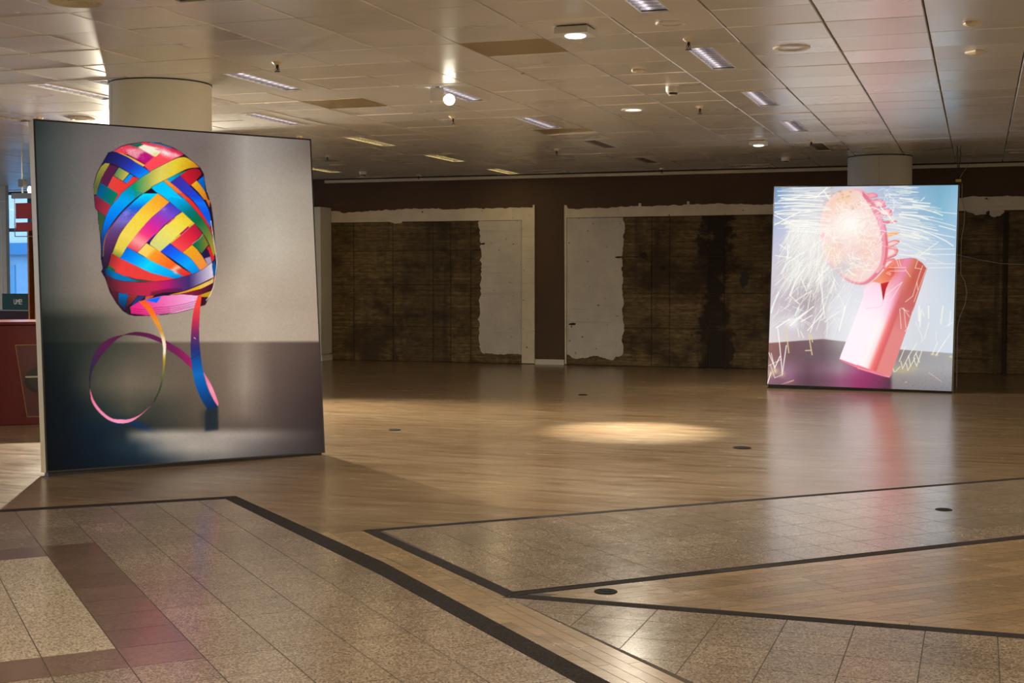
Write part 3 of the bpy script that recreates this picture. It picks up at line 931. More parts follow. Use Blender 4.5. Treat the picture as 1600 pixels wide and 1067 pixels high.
    P.glow(*B(250, 285), 13, 4.5, (250, 226, 226), 0.95, 0.42)
    P.glow(*B(420, 325), 6, 3, (240, 210, 220), 0.7, 0.3)
    for _ in range(420):
        x, y = rng_.normal(0, 1, 2)
        gx, gy = (B(230, 290) if rng_.random() < 0.6 else A(720, 270))
        gx += x * 11; gy += y * 3.6 + x * 3.2
        P.glow(gx, gy, 0.55, 0.5, (255, 240, 240), 0.5 * rng_.random())
    P.line([A(620, 312), A(760, 385), A(915, 474)], 0.45, (48, 8, 30), 0.9)
    P.line([B(370, 405), B(450, 365), B(560, 325)], 0.4, (60, 10, 30), 0.8)
    P.strip([A(385, 258), A(500, 282), A(650, 345), A(780, 415), A(912, 490)], [A(430, 275), A(560, 330), A(720, 420), A(890, 516)], [(0, (150, 110, 40)), (0.3, (232, 180, 56)), (1, (240, 196, 70))])
    # left mosaic
    P.poly([A(240, 458), A(325, 458), A(255, 600), A(185, 700), A(125, 880), A(104, 985), A(60, 985), A(54, 830), A(108, 640), A(180, 508)], (158, 146, 58), (92, 98, 50), (A(260, 480), A(90, 850)))
    P.poly([A(320, 478), A(468, 518), A(385, 670), A(290, 852), A(158, 782), A(228, 620)], (86, 30, 66))
    P.poly([A(480, 528), A(658, 630), A(545, 757), A(383, 660)], (70, 128, 84), (206, 182, 76), (A(400, 620), A(600, 680)))
    P.line([A(470, 525), A(385, 662)], 0.5, (14, 30, 52)); P.line([A(658, 632), A(550, 757)], 0.5, (20, 20, 40))
    P.poly([A(660, 640), A(722, 670), A(610, 800), A(550, 760)], (0, 142, 238))
    P.poly([A(380, 668), A(602, 802), A(722, 680), A(815, 722), A(470, 978), A(283, 860)], (226, 66, 60), (238, 52, 48), (A(380, 700), A(700, 800)))
    P.poly([A(165, 788), A(290, 855), A(472, 972), C(440, 70), C(352, 212), C(210, 130), C(100, 42), A(108, 970)], (0, 84, 138), (4, 122, 92), (A(150, 900), A(420, 980)))
    P.poly([A(470, 975), A(815, 720), A(830, 760), C(530, 0), C(400, 165), C(352, 212), C(440, 70)], (238, 52, 46))
    P.poly([C(68, 40), C(100, 40), C(357, 216), C(320, 300), C(255, 390), C(122, 290), C(80, 240)], (112, 34, 58), (176, 48, 60), (C(90, 150), C(330, 230)))
    P.poly([C(128, 300), C(255, 392), C(205, 560), C(178, 760), C(135, 480)], (44, 84, 58), (70, 84, 44), (C(180, 350), C(160, 600)))
    P.strip([A(305, 282), A(400, 262), A(500, 297), A(650, 368), A(800, 468), A(1008, 605)], [A(178, 492), A(240, 460), A(320, 455), A(480, 515), A(660, 622), A(822, 722)],
            [(0, (26, 24, 70)), (0.3, (34, 34, 104)), (0.6, (40, 52, 168)), (0.8, (20, 92, 220)), (1, (0, 142, 255))])
    P.poly([A(405, 120 + 470), A(470, 520), A(330, 470)], (26, 22, 60), alpha=0.0)
    # right mosaic
    P.poly([B(488, 662), B(640, 568), B(780, 543), B(865, 600), B(850, 662), B(668, 842)], (206, 26, 44), (150, 20, 40), (B(600, 700), B(840, 600)))
    P.poly([B(255, 728), B(450, 640), B(630, 575), B(490, 668), B(330, 782)], (0, 168, 232), (6, 120, 104), (B(330, 720), B(580, 600)))
    P.poly([B(788, 755), B(892, 682), B(918, 900), B(922, 955), B(860, 850)], (0, 104, 214), (0, 84, 168), (B(800, 760), B(900, 900)))
    P.strip([B(490, 668), B(660, 840), B(825, 1010), D(862, 80), D(965, 260), D(1012, 440), D(1012, 560)], [B(338, 782), B(500, 930), B(640, 1067), D(560, 0), D(740, 160), D(890, 380), D(1002, 575)],
            [(0, (66, 46, 158)), (0.3, (44, 60, 196)), (0.5, (18, 70, 214)), (0.62, (14, 112, 246)), (0.8, (10, 84, 226)), (1, (0, 110, 214))])
    P.strip([B(772, 752), B(850, 845), B(920, 955), B(965, 1067), D(1000, 130)], [B(680, 830), B(790, 940), B(890, 1067), D(930, 120), D(990, 250)], [(0, (232, 170, 28)), (0.5, (216, 138, 34)), (1, (196, 92, 40))])
    P.line([B(668, 842), B(790, 948), B(885, 1067), D(920, 150), D(1005, 330)], 0.7, (24, 14, 26))
    P.line([B(590, 582), B(640, 560), B(740, 538), B(830, 560), B(872, 640), B(852, 672), B(788, 752)], 0.9, (36, 10, 22))
    P.strip([B(255, 725), B(450, 880), B(640, 1067), D(545, 0), D(720, 160), D(880, 370), D(1002, 580), D(1045, 705)], [B(205, 760), B(350, 880), B(550, 1067), D(452, 0), D(600, 130), D(780, 330), D(930, 520), D(1025, 700)],
            [(0, (246, 158, 40)), (0.25, (246, 100, 44)), (0.45, (244, 56, 40)), (0.75, (226, 36, 40)), (1, (196, 32, 44))])
    P.strip([B(210, 758), B(350, 880), B(550, 1067), D(452, 0), D(600, 130), D(780, 330), D(930, 520), D(1022, 690), D(1072, 840), F(990, 40)], [B(0, 868), B(110, 960), B(268, 1067), D(130, 0), D(320, 150), D(520, 320), D(720, 500), D(880, 680), D(992, 880), F(958, 130)],
            [(0, (0, 196, 252)), (0.25, (0, 206, 255)), (0.42, (0, 164, 226)), (0.55, (0, 116, 118)), (0.65, (10, 108, 66)), (0.78, (96, 122, 54)), (0.9, (158, 140, 48)), (1, (176, 140, 26))], edge=(10, 40, 60))
    # the weave in the middle
    P.strip([C(1135, 8), C(870, 238), C(640, 498), C(500, 690), C(430, 850), C(370, 1000), E(315, 50)], [D(312, 152), D(160, 290), D(0, 425), C(820, 642), C(640, 872), C(520, 1062), E(458, 122)],
            [(0, (255, 160, 36)), (0.18, (252, 186, 50)), (0.4, (250, 214, 66)), (0.7, (246, 216, 84)), (0.9, (224, 200, 72)), (1, (120, 136, 56))])
    P.line([C(1135, 8), D(150, 25), D(312, 152)], 0.4, (244, 96, 40), 0.9)
    P.strip([D(312, 152), D(150, 300), D(0, 428), C(820, 642), C(612, 902)], [D(524, 312), D(250, 522), D(100, 682), C(942, 832), C(796, 1002)],
            [(0, (70, 62, 196)), (0.18, (126, 76, 204)), (0.32, (176, 52, 178)), (0.5, (226, 40, 150)), (0.68, (248, 62, 124)), (0.76, (255, 122, 140)), (0.84, (255, 158, 160)), (1, (238, 72, 84))])
    P.glow(*D(220, 270), 5, 3, (180, 120, 220), 0.6)
    P.poly([D(0, 758), D(92, 684), D(112, 702), D(0, 802), C(958, 852), C(942, 834)], (52, 36, 130))
    P.strip([D(532, 320), D(420, 398), D(260, 530), D(110, 682), D(0, 822), D(-12, 870)], [D(712, 490), D(490, 690), D(322, 846), D(160, 988)],
            [(0, (236, 200, 44)), (0.25, (244, 222, 72)), (0.55, (240, 226, 104)), (1, (214, 214, 128))])
    P.poly([D(262, 530), D(420, 398), D(405, 432), D(285, 535)], (238, 84, 112))
    P.poly([D(485, 690), D(630, 560), D(655, 582), D(512, 712)], (176, 20, 88))
    P.poly([D(712, 490), D(735, 512), D(650, 582), D(632, 562)], (226, 190, 40))
    P.poly([D(322, 846), D(490, 692), D(512, 712), D(345, 856)], (220, 196, 60))
    P.strip([D(738, 514), D(512, 710), D(335, 852)], [D(874, 690), D(702, 862), D(532, 1006)], [(0, (178, 24, 56)), (0.4, (226, 38, 62)), (1, (252, 78, 80))])
    P.line([D(738, 514), D(512, 710)], 0.3, (250, 200, 190), 0.8)
    P.poly([D(882, 694), D(978, 870), D(855, 1017), D(698, 866), D(780, 800)], (0, 106, 76), (120, 122, 44), (D(740, 880), D(930, 860)))
    P.line([D(880, 694), D(820, 770), D(700, 862)], 0.35, (236, 226, 200), 0.8)
    P.poly([D(698, 874), D(780, 950), D(858, 1052), F(882, 240), F(760, 322), F(620, 140), F(490, 40), D(548, 994)], (238, 168, 22), (240, 138, 66), (D(680, 920), F(820, 260)))
    P.poly([D(940, 950), D(992, 1062), F(925, 120), F(830, 140), F(770, 70), D(850, 1020)], (34, 24, 72))
    P.poly([F(826, 130), F(912, 102), F(938, 190), F(878, 238)], (168, 152, 176), soft=0.3)
    P.poly([D(982, 885), D(1062, 1062), F(978, 130), F(945, 185), F(880, 0), D(945, 935)], (218, 36, 44))
    P.strip([D(320, 850), D(532, 1006), F(490, 42), F(620, 140), F(762, 322)], [D(162, 988), F(160, 30), F(350, 152), F(500, 260), F(640, 368)], [(0, (44, 62, 222)), (0.35, (10, 112, 250)), (0.7, (0, 168, 255)), (1, (0, 140, 226))], edge=(8, 30, 80))
    P.strip([C(940, 842), D(160, 986), F(160, 34), F(430, 240), F(642, 370)], [C(796, 1002), E(850, 112), F(0, 160), F(270, 286), F(520, 412)],
            [(0, (250, 216, 104)), (0.16, (252, 206, 90)), (0.22, (255, 158, 44)), (0.5, (255, 118, 34)), (0.66, (252, 96, 34)), (0.74, (252, 190, 160)), (0.8, (236, 70, 50)), (1, (220, 44, 44))])
    P.strip([C(612, 904), C(880, 1062), E(850, 112), F(0, 160), F(270, 286), F(522, 412)], [C(520, 1064), E(460, 126), E(640, 212), E(800, 290), F(0, 346), F(384, 442)],
            [(0, (0, 106, 226)), (0.25, (0, 160, 255)), (0.45, (8, 218, 255)), (0.62, (0, 190, 255)), (0.85, (0, 164, 240)), (1, (0, 130, 200))])
    P.glow(*F(380, 340), 4.5, 2.5, (250, 230, 220), 0.7, 0.5)
    P.poly([E(320, 42), E(460, 126), E(640, 212), E(800, 290), F(0, 346), F(384, 444), F(120, 480), E(1000, 480), E(700, 442), E(500, 386), E(380, 332), E(278, 222)], (158, 44, 48), (236, 62, 58), (E(300, 180), E(460, 240)))
    P.poly([E(262, 215), E(380, 300), E(376, 338), E(260, 300)], (28, 96, 54))
    P.strip([E(225, 262), E(340, 320), E(560, 408), E(720, 455), E(1010, 480)], [E(232, 372), E(280, 402), E(420, 456), E(600, 478), E(1010, 486)], [(0, (6, 58, 104)), (0.2, (0, 112, 176)), (0.5, (0, 122, 182)), (0.7, (0, 104, 84)), (1, (60, 110, 50))])
    P.strip([C(890, 8), C(700, 168), C(500, 368), C(350, 560), C(250, 760), C(212, 950), E(192, 100), E(206, 262)], [C(1135, 8), C(870, 238), C(732, 388), C(640, 498), C(500, 682), C(382, 950), E(292, 100), E(276, 236)],
            [(0, (0, 222, 255)), (0.14, (0, 176, 252)), (0.26, (18, 98, 216)), (0.35, (104, 96, 204)), (0.45, (120, 108, 196)), (0.56, (100, 70, 128)), (0.72, (92, 46, 92)), (0.88, (60, 32, 66)), (1, (44, 26, 50))])
    P.glow(*C(600, 330), 8, 5, (140, 132, 220), 0.7, -0.6)
    for _ in range(50):
        x, y = rng_.normal(0, 1, 2)
        P.glow(*C(600 + 70 * x, 350 + 60 * y), 0.7, 0.6, (40, 30, 150) if rng_.random() < 0.5 else (160, 160, 235), 0.5)
    # the two long arcs in front
    P.strip([C(188, 1067), C(178, 760), C(228, 480), C(330, 240), C(480, 60), A(520, 960), A(820, 722), A(1005, 606), B(0, 592), B(170, 506), B(380, 402), B(500, 362), B(600, 366), B(720, 440), B(825, 535)],
            [C(214, 1067), C(222, 850), C(262, 700), C(330, 562), C(430, 420), C(560, 270), C(700, 140), C(880, 0), A(740, 1067), A(1030, 872), B(0, 866), B(200, 762), B(350, 690), B(500, 612), B(640, 552), B(815, 535)],
            [(0, (22, 34, 74)), (0.1, (18, 62, 120)), (0.2, (0, 108, 226)), (0.3, (0, 142, 246)), (0.38, (0, 166, 240)), (0.45, (0, 150, 190)), (0.52, (0, 150, 106)), (0.58, (100, 160, 88)), (0.65, (176, 182, 86)), (0.74, (226, 206, 92)), (0.84, (230, 202, 54)), (0.93, (214, 164, 26)), (1, (206, 110, 34))], edge=(12, 20, 44))
    P.strip([C(205, 1067), C(216, 850), C(262, 690), C(352, 545), C(470, 395)], [C(218, 1067), C(236, 850), C(285, 690), C(372, 550), C(475, 405)], [(0, (120, 110, 50)), (0.5, (150, 78, 56)), (1, (120, 50, 60))])
    P.line([E(165, 0), E(170, 130), E(196, 280), E(240, 400)], 0.9, (30, 30, 66))
    # broad belt round the lower end
    P.strip([E(232, 372), E(420, 456), E(700, 486), E(1067, 476), F(360, 442), F(640, 366), F(800, 290), F(940, 190)], [E(268, 560), E(420, 642), E(700, 692), E(900, 702), F(200, 652), F(480, 632), F(730, 532), F(962, 420)],
            [(0, (70, 28, 42)), (0.14, (132, 38, 56)), (0.3, (186, 40, 70)), (0.45, (200, 38, 80)), (0.56, (186, 26, 108)), (0.66, (112, 40, 112)), (0.76, (62, 44, 108)), (0.84, (128, 110, 156)), (0.92, (182, 168, 196)), (1, (226, 212, 220))], edge=(40, 14, 40))
    P.poly([F(0, 640), F(250, 590), F(480, 590), F(490, 632), F(200, 660), F(0, 712)], (60, 20, 50), alpha=0.55, soft=1.2)
    P.strip([F(280, 684), F(560, 615), F(860, 488), F(962, 430)], [F(330, 684), F(500, 662), F(780, 592), F(958, 502)], [(0, (214, 140, 40)), (0.5, (226, 170, 28)), (0.8, (240, 196, 90)), (1, (226, 180, 110))])
    P.poly([F(480, 664), F(780, 590), F(962, 500), F(948, 602), F(740, 692)], (150, 26, 62), (70, 18, 40), (F(560, 660), F(920, 580)))
    P.poly([F(735, 694), F(942, 620), F(895, 722), F(780, 718)], (196, 152, 24))
    P.poly([F(780, 722), F(852, 722), F(832, 832), F(772, 852)], (66, 10, 28))
    P.poly([F(980, 155), F(1002, 330), F(962, 412), F(938, 240)], (0, 84, 156))
    P.poly([F(962, 412), F(992, 386), F(982, 470), F(955, 492)], (172, 88, 28))
    P.line([D(1012, 470), D(1048, 700), D(1098, 1040), F(1012, 200), F(990, 430), F(958, 570), F(905, 700), F(850, 770)], 0.55, (244, 238, 226), 0.95)
    # underside
    P.poly([E(240, 420), E(270, 555), E(430, 645), E(560, 690), E(720, 690), E(850, 700), E(740, 790), E(600, 872), E(588, 985), E(450, 862), E(340, 690)], (96, 32, 44), (44, 22, 36), (E(330, 560), E(560, 860)))
    P.poly([E(428, 652), E(578, 675), E(525, 905), E(430, 800)], (0, 98, 168), (10, 50, 92), (E(500, 680), E(470, 860)))
    P.poly([E(578, 678), E(722, 690), E(640, 800), E(545, 872)], (146, 52, 44), (80, 28, 40), (E(640, 690), E(570, 850)))
    P.poly([E(722, 694), E(850, 705), E(740, 790), E(612, 872)], (36, 56, 112))
    P.poly([E(845, 708), E(975, 694), F(30, 720), E(830, 765)], (204, 92, 40))
    P.poly([E(605, 872), E(740, 788), E(830, 758), F(0, 738), F(160, 702), F(480, 676), F(742, 700), F(695, 880), F(600, 905), F(400, 958), F(100, 985), E(900, 1002), E(620, 968)], (240, 40, 132), (246, 176, 220), (E(700, 880), F(640, 760)))
    P.poly([E(828, 766), E(1065, 714), F(162, 704), F(92, 808)], (0, 108, 250))
    for k, yy in enumerate((0, 32, 62, 88)):
        P.line([E(612, 885 + yy * 0.9), E(720, 905 + yy), E(860, 915 + yy), F(80, 880 + yy), F(300, 868 + yy * 0.95), F(500, 830 + yy * 0.8), F(700, 780 + yy * 0.9)], 0.32, (96, 8, 60), 0.8)
        P.line([F(300, 880 + yy), F(500, 845 + yy * 0.8), F(690, 795 + yy * 0.9)], 0.3, (255, 220, 240), 0.6)
    # loose ribbon ends
    P.strip([E(840, 764), G(545, 50), G(600, 112), G(650, 212), G(685, 310), G(706, 400), G(702, 500), G(692, 620), G(670, 740), G(620, 850), G(578, 896)],
            [E(738, 782), G(492, 58), G(550, 122), G(600, 202), G(650, 292), G(680, 400), G(682, 520), G(678, 620), G(652, 750), G(608, 850), G(576, 893)],
            [(0, (250, 92, 30)), (0.14, (250, 112, 34)), (0.24, (236, 150, 44)), (0.32, (212, 150, 60)), (0.4, (250, 226, 180)), (0.5, (252, 240, 214)), (0.57, (182, 152, 44)), (0.68, (112, 118, 44)), (0.8, (56, 72, 44)), (0.93, (44, 52, 44)), (1, (90, 50, 60))])
    P.strip([K(412, 570), K(470, 668), K(517, 790), K(514, 822)], [K(410, 575), K(440, 672), K(480, 762), K(512, 824)], [(0, (230, 110, 140)), (0.5, (255, 150, 178)), (1, (246, 116, 146))])
    P.strip([K(370, 5), K(335, 130), K(318, 300), K(318, 450), K(340, 620), K(385, 750), K(440, 846)], [K(397, 8), K(385, 120), K(378, 300), K(390, 450), K(410, 570), K(450, 712), K(516, 822)],
            [(0, (252, 84, 38)), (0.1, (244, 70, 62)), (0.22, (206, 46, 78)), (0.34, (112, 42, 98)), (0.46, (44, 44, 110)), (0.56, (10, 76, 146)), (0.68, (10, 104, 186)), (0.8, (0, 82, 160)), (1, (12, 40, 82))])
    P.line([K(340, 315), K(352, 325)], 0.4, (255, 250, 240)); P.line([K(318, 470), K(385, 432)], 0.5, (30, 30, 70), 0.5)
    tex = rng_.normal(0, 1, P.img.shape[:2]).astype(np.float32)
    tex = blur(tex, 1.2)
    P.img *= (1 + 0.05 * tex)[..., None]
    return P

# ---- picture 2: a hair-dryer-like pink hand fan throwing sparks
def paint_fan():
    P = Paint(1190, 280, 1512, 622, 3)
    P.rows([
        (285, [(1208, (92, 132, 176)), (1222, (118, 150, 188)), (1235, (156, 176, 200)), (1280, (186, 190, 206)), (1340, (196, 202, 220)), (1385, (156, 176, 210)), (1430, (124, 164, 200)), (1470, (104, 162, 194)), (1500, (118, 174, 206))]),
        (330, [(1208, (128, 160, 206)), (1235, (160, 174, 206)), (1280, (190, 190, 208)), (1400, (184, 194, 218)), (1440, (140, 176, 206)), (1470, (116, 172, 204)), (1500, (146, 190, 216))]),
        (370, [(1206, (176, 178, 216)), (1230, (178, 180, 204)), (1280, (200, 194, 202)), (1400, (206, 210, 224)), (1450, (168, 192, 216)), (1500, (144, 184, 216))]),
        (420, [(1205, (202, 192, 208)), (1235, (192, 186, 190)), (1290, (212, 206, 208)), (1400, (220, 220, 230)), (1450, (208, 212, 222)), (1500, (176, 200, 222))]),
        (468, [(1203, (196, 180, 196)), (1235, (172, 156, 172)), (1268, (170, 156, 162)), (1292, (182, 172, 178)), (1320, (220, 220, 230)), (1440, (214, 217, 225)), (1500, (190, 207, 224))]),
        (505, [(1202, (214, 206, 210)), (1235, (200, 190, 200)), (1285, (190, 178, 186)), (1300, (214, 214, 222)), (1340, (226, 227, 234)), (1440, (206, 211, 219)), (1500, (203, 217, 230))]),
        (560, [(1200, (224, 210, 206)), (1240, (214, 200, 196)), (1286, (208, 194, 190)), (1294, (220, 220, 224)), (1340, (228, 228, 234)), (1440, (204, 209, 216)), (1500, (206, 219, 231))]),
        (622, [(1200, (224, 210, 206)), (1500, (206, 219, 231))]),
    ])
    J = zf(1200, 380, 9.7); Kf = zf(1350, 380, 9.7); Mf = zf(1190, 480, 7.907); N = zf(1340, 480, 7.906); P1 = zf(1200, 280, 9.7); P2 = zf(1350, 280, 9.7)
    rng_ = np.random.default_rng(9)
    # table top
    Q = Paint(1190, 280, 1512, 622, 3)
    Q.rows([
        (525, [(1200, (150, 92, 82)), (1240, (106, 74, 78)), (1285, (110, 88, 90)), (1310, (150, 140, 138)), (1340, (150, 140, 140)), (1408, (120, 108, 110)), (1440, (146, 140, 142)), (1500, (160, 158, 160))]),
        (555, [(1200, (136, 84, 84)), (1240, (102, 72, 80)), (1285, (98, 76, 86)), (1312, (126, 112, 118)), (1345, (140, 124, 130)), (1405, (128, 116, 116)), (1440, (150, 146, 148)), (1500, (158, 158, 162))]),
        (578, [(1198, (160, 122, 124)), (1230, (132, 90, 110)), (1262, (98, 66, 80)), (1290, (122, 86, 104)), (1312, (150, 120, 134)), (1330, (156, 84, 118)), (1360, (150, 40, 96)), (1388, (128, 52, 86)), (1394, (156, 146, 140)), (1430, (156, 150, 150)), (1500, (156, 156, 160))]),
        (596, [(1198, (132, 88, 104)), (1230, (112, 70, 88)), (1262, (84, 54, 66)), (1290, (104, 64, 82)), (1315, (140, 70, 104)), (1345, (146, 42, 92)), (1375, (116, 42, 78)), (1391, (82, 44, 62)), (1396, (136, 126, 124)), (1440, (138, 132, 132)), (1500, (140, 138, 144))]),
        (622, [(1198, (100, 66, 82)), (1262, (74, 50, 60)), (1315, (124, 66, 94)), (1345, (124, 38, 80)), (1391, (70, 42, 56)), (1396, (108, 102, 102)), (1500, (108, 104, 110))]),
    ])
    Q.img = np.stack([blur(Q.img[..., c], 3.0) for c in range(3)], -1)
    b = (0, P.w, 0, P.h)
    m = P.mask([(1185, 538.5), (1240, 534.5), (1286, 531), (1320, 535), (1360, 541), (1408, 547.5), (1450, 550.5), (1515, 555), (1515, 640), (1185, 640)], b)
    m = blur(m, 1.2)[..., None]
    P.img = P.img * (1 - m) + Q.img * m
    speck = rng_.normal(0, 1, P.img.shape[:2]).astype(np.float32)
    speck = blur(speck, 1.1) * 3
    yy = (P.gy[:, None] - 545) / 60; xx = (P.gx[None, :] - 1300) / 190
    P.img -= (np.clip(speck - 0.4, 0, 3) * 20 * np.clip(yy, 0, 1) * np.clip(xx, 0.12, 1))[..., None] * m
    P.line([(1286, 531), (1289, 505), (1290, 440)], 0.8, (176, 164, 170), 0.5, 1.5)
    # left side cloud of smoke
    P.glow(1240, 440, 26, 52, (206, 198, 196), 0.45, 0.35)
    P.glow(1262, 476, 12, 34, (156, 142, 150), 0.6)
    P.glow(1276, 440, 8, 30, (168, 156, 158), 0.5, 0.2)
    P.glow(1235, 345, 34, 10, (196, 196, 206), 0.5)
    P.glow(1238, 505, 10, 10, (250, 250, 250), 0.7)
    P.glow(1258, 372, 24, 26, (232, 228, 224), 0.8)
    P.glow(1310, 480, 26, 20, (226, 228, 236), 0.7)
    # rear fins of the fan head
    fins = [[P2(60, 205), P2(150, 195), P2(205, 212), P2(226, 245), P2(190, 268), P2(100, 268)],
            [P2(120, 320), P2(200, 293), P2(285, 300), P2(338, 348), P2(352, 402), P2(328, 424), P2(260, 432), P2(160, 410)],
            [P2(220, 465), P2(340, 440), P2(412, 448), P2(444, 490), P2(440, 550), P2(400, 562), P2(280, 540)],
            [P2(290, 645), P2(380, 623), P2(462, 603), P2(514, 620), P2(500, 652), P2(320, 675)],
            [P2(330, 838), P2(470, 798), P2(557, 803), P2(540, 827), P2(420, 868), P2(340, 890)],
            [P2(340, 975), P2(470, 923), P2(548, 928), P2(552, 962), P2(480, 1008), P2(350, 1040)],
            [Kf(340, 60), Kf(450, 53), Kf(517, 74), Kf(534, 130), Kf(502, 192), Kf(430, 228), Kf(345, 250)],
            [Kf(320, 300), Kf(400, 248), Kf(472, 238), Kf(492, 280), Kf(462, 342), Kf(390, 388), Kf(310, 400)]]
    for k, f_ in enumerate(fins):
        pts = resample(f_ + [f_[0]], 40)
        cc = (226, 112, 128) if k < 3 else (208, 98, 106) if k == 3 else (236, 146, 70) if k == 4 else (222, 112, 116)
        P.poly(pts, cc)
        c_ = pts.mean(0)
        P.poly([(c_[0] + (x - c_[0]) * 0.84 - 0.5, c_[1] + (y - c_[1]) * 0.80 - 0.3) for x, y in pts], tuple(min(255, c + 22) for c in cc), soft=0.5)
        if k not in (3, 4):
            P.poly([(c_[0] + (x - c_[0]) * 0.60 - 0.9, c_[1] + (y - c_[1]) * 0.55 + 0.5) for x, y in pts], (244, 208, 210) if k > 0 else (238, 160, 168), soft=0.7)
    # handle: across-axis shading
    hp = [Kf(330, 395), Kf(400, 310), Kf(500, 256), Kf(720, 226), Kf(800, 238), Kf(900, 308), Kf(972, 400), Kf(945, 470), Kf(748, 1062), N(705, 0), N(600, 330), N(412, 862), N(330, 842), N(0, 722), Mf(1180, 728), Mf(965, 652), Mf(985, 590), Mf(1186, 80), J(1400, 955), J(1455, 820), Kf(60, 640), Kf(180, 560)]
    b = P.box(hp); m = P.mask(hp, b)
    X = P.gx[b[0]:b[1]][None, :]; Y = P.gy[b[2]:b[3]][:, None]
    d = np.array([1417 - 1353.0, 408 - 573.0]); ln = np.hypot(*d); d /= ln
    nx, ny = -d[1], d[0]                      # across, towards the right edge
    s = ((X - 1353) * nx + (Y - 573) * ny) / 40.0 + 0.5
    t = np.clip(((X - 1353) * d[0] + (Y - 573) * d[1]) / ln, 0, 1)
    def grad(st): return np.stack([np.interp(s, [q[0] for q in st], [q[1][c] for q in st]) for c in range(3)], -1)
    low = grad([(0, (255, 238, 248)), (0.40, (255, 242, 244)), (0.58, (255, 222, 224)), (0.68, (254, 150, 146)), (0.76, (244, 102, 100)), (0.92, (216, 80, 82)), (1.0, (226, 120, 116))])
    mid = grad([(0, (255, 224, 240)), (0.35, (255, 206, 228)), (0.55, (252, 176, 208)), (0.68, (238, 130, 150)), (0.8, (208, 88, 94)), (1.0, (200, 88, 88))])
    hi = grad([(0, (244, 120, 96)), (0.25, (230, 112, 104)), (0.5, (236, 126, 160)), (0.66, (228, 118, 130)), (0.82, (212, 106, 84)), (1.0, (196, 80, 66))])
    tt = t[..., None]
    col = np.where(tt < 0.62, low + (mid - low) * np.clip((tt - 0.38) / 0.24, 0, 1), mid + (hi - mid) * np.clip((tt - 0.62) / 0.25, 0, 1))
    P.put(b, m, col.astype(np.float32))
    P.poly([Kf(262, 620), Kf(395, 588), Kf(345, 700), Kf(312, 850), Kf(300, 890), Kf(282, 760)], (206, 28, 34), (150, 20, 30), (Kf(340, 600), Kf(300, 860)))
    P.poly([J(1455, 800), Kf(0, 700), Kf(60, 640), Kf(190, 600), Kf(255, 618), Kf(282, 760), Kf(298, 890), Kf(275, 965), Kf(200, 985), Kf(0, 1000), J(1430, 1000)], (252, 208, 230), (255, 226, 240), (Kf(200, 640), Kf(100, 950)), alpha=0.85, soft=0.5)
    P.line([Kf(298, 890), Kf(285, 955), Kf(220, 985), Kf(40, 1000)], 0.4, (250, 170, 190), 0.8)
    P.poly([Mf(965, 652), Mf(1180, 728), N(0, 722), N(330, 842), N(412, 862), N(395, 880), N(300, 858), N(0, 770), Mf(1186, 760), Mf(975, 668)], (250, 130, 146), soft=0.3)
    P.line([Mf(970, 656), Mf(1180, 738), N(330, 850)], 0.5, (240, 84, 104))
    P.poly([Kf(130, 590), Kf(230, 520), Kf(350, 400), Kf(470, 350), Kf(480, 470), Kf(400, 580), Kf(280, 620)], (242, 132, 84), (226, 72, 62), (Kf(240, 560), Kf(440, 430)), alpha=0.9, soft=0.8)
    # fan head
    outer = resample([P1(1300, 128), P1(1150, 160), P1(1000, 222), P1(880, 370), P1(808, 560), P1(780, 750), P1(788, 900), J(832, 100), J(900, 262), J(1000, 402), J(1150, 542), J(1300, 622), J(1455, 640), Kf(110, 592), Kf(230, 482), Kf(330, 350), Kf(370, 200), Kf(382, 0), P2(376, 940), P2(362, 800), P2(318, 640), P2(222, 430), P2(110, 262), P2(0, 152), P1(1380, 132)], 90)
    inner = resample([P1(1300, 160), P1(1150, 190), P1(1010, 262), P1(905, 400), P1(840, 570), P1(812, 750), P1(822, 900), J(870, 100), J(940, 250), J(1030, 380), J(1160, 505), J(1300, 585), J(1440, 600), Kf(80, 545), Kf(180, 445), Kf(255, 330), Kf(285, 180), Kf(292, 0), P2(286, 940), P2(265, 800), P2(210, 620), P2(110, 420), P2(0, 250), P1(1400, 170)], 90)
    P.poly(outer, (246, 212, 216), (230, 104, 126), (P1(860, 700), P2(330, 900)), soft=0.5)
    P.poly(inner, (240, 204, 196), (244, 208, 206), (P1(820, 700), P2(250, 900)), soft=1.0)
    P.glow(*P1(1130, 300), 24, 13, (244, 196, 150), 0.7, -0.5)
    P.glow(*P1(900, 520), 10, 20, (246, 190, 176), 0.6, 0.2)
    P.glow(*J(1000, 120), 16, 14, (244, 194, 166), 0.6)
    P.glow(*Kf(60, 30), 14, 26, (246, 200, 180), 0.6)
    P.glow(*J(1150, 380), 24, 11, (196, 196, 204), 0.8, -0.5)
    P.glow(*P1(820, 840), 4, 5, (250, 150, 186), 0.8)
    for _ in range(46):
        x, y = (P1(1080, 260) if rng_.random() < 0.55 else P1(1290, 380))
        P.glow(x + rng_.normal(0, 9), y + rng_.normal(0, 6), 2.0 * rng_.random() + 0.6, 1.4, (212, 146, 64), 0.85 * rng_.random())
    P.strip([P2(-10, 170), P2(90, 270), P2(200, 420), P2(300, 640), P2(350, 850), Kf(370, 0), Kf(358, 200), Kf(318, 340), Kf(215, 470)], [P2(-10, 240), P2(90, 380), P2(190, 570), P2(262, 800), P2(285, 960), Kf(292, 0), Kf(285, 180), Kf(258, 330), Kf(185, 445)],
            [(0, (218, 100, 122)), (0.2, (230, 116, 140)), (0.4, (240, 150, 180)), (0.6, (238, 134, 156)), (0.8, (238, 144, 160)), (1, (244, 170, 170))])
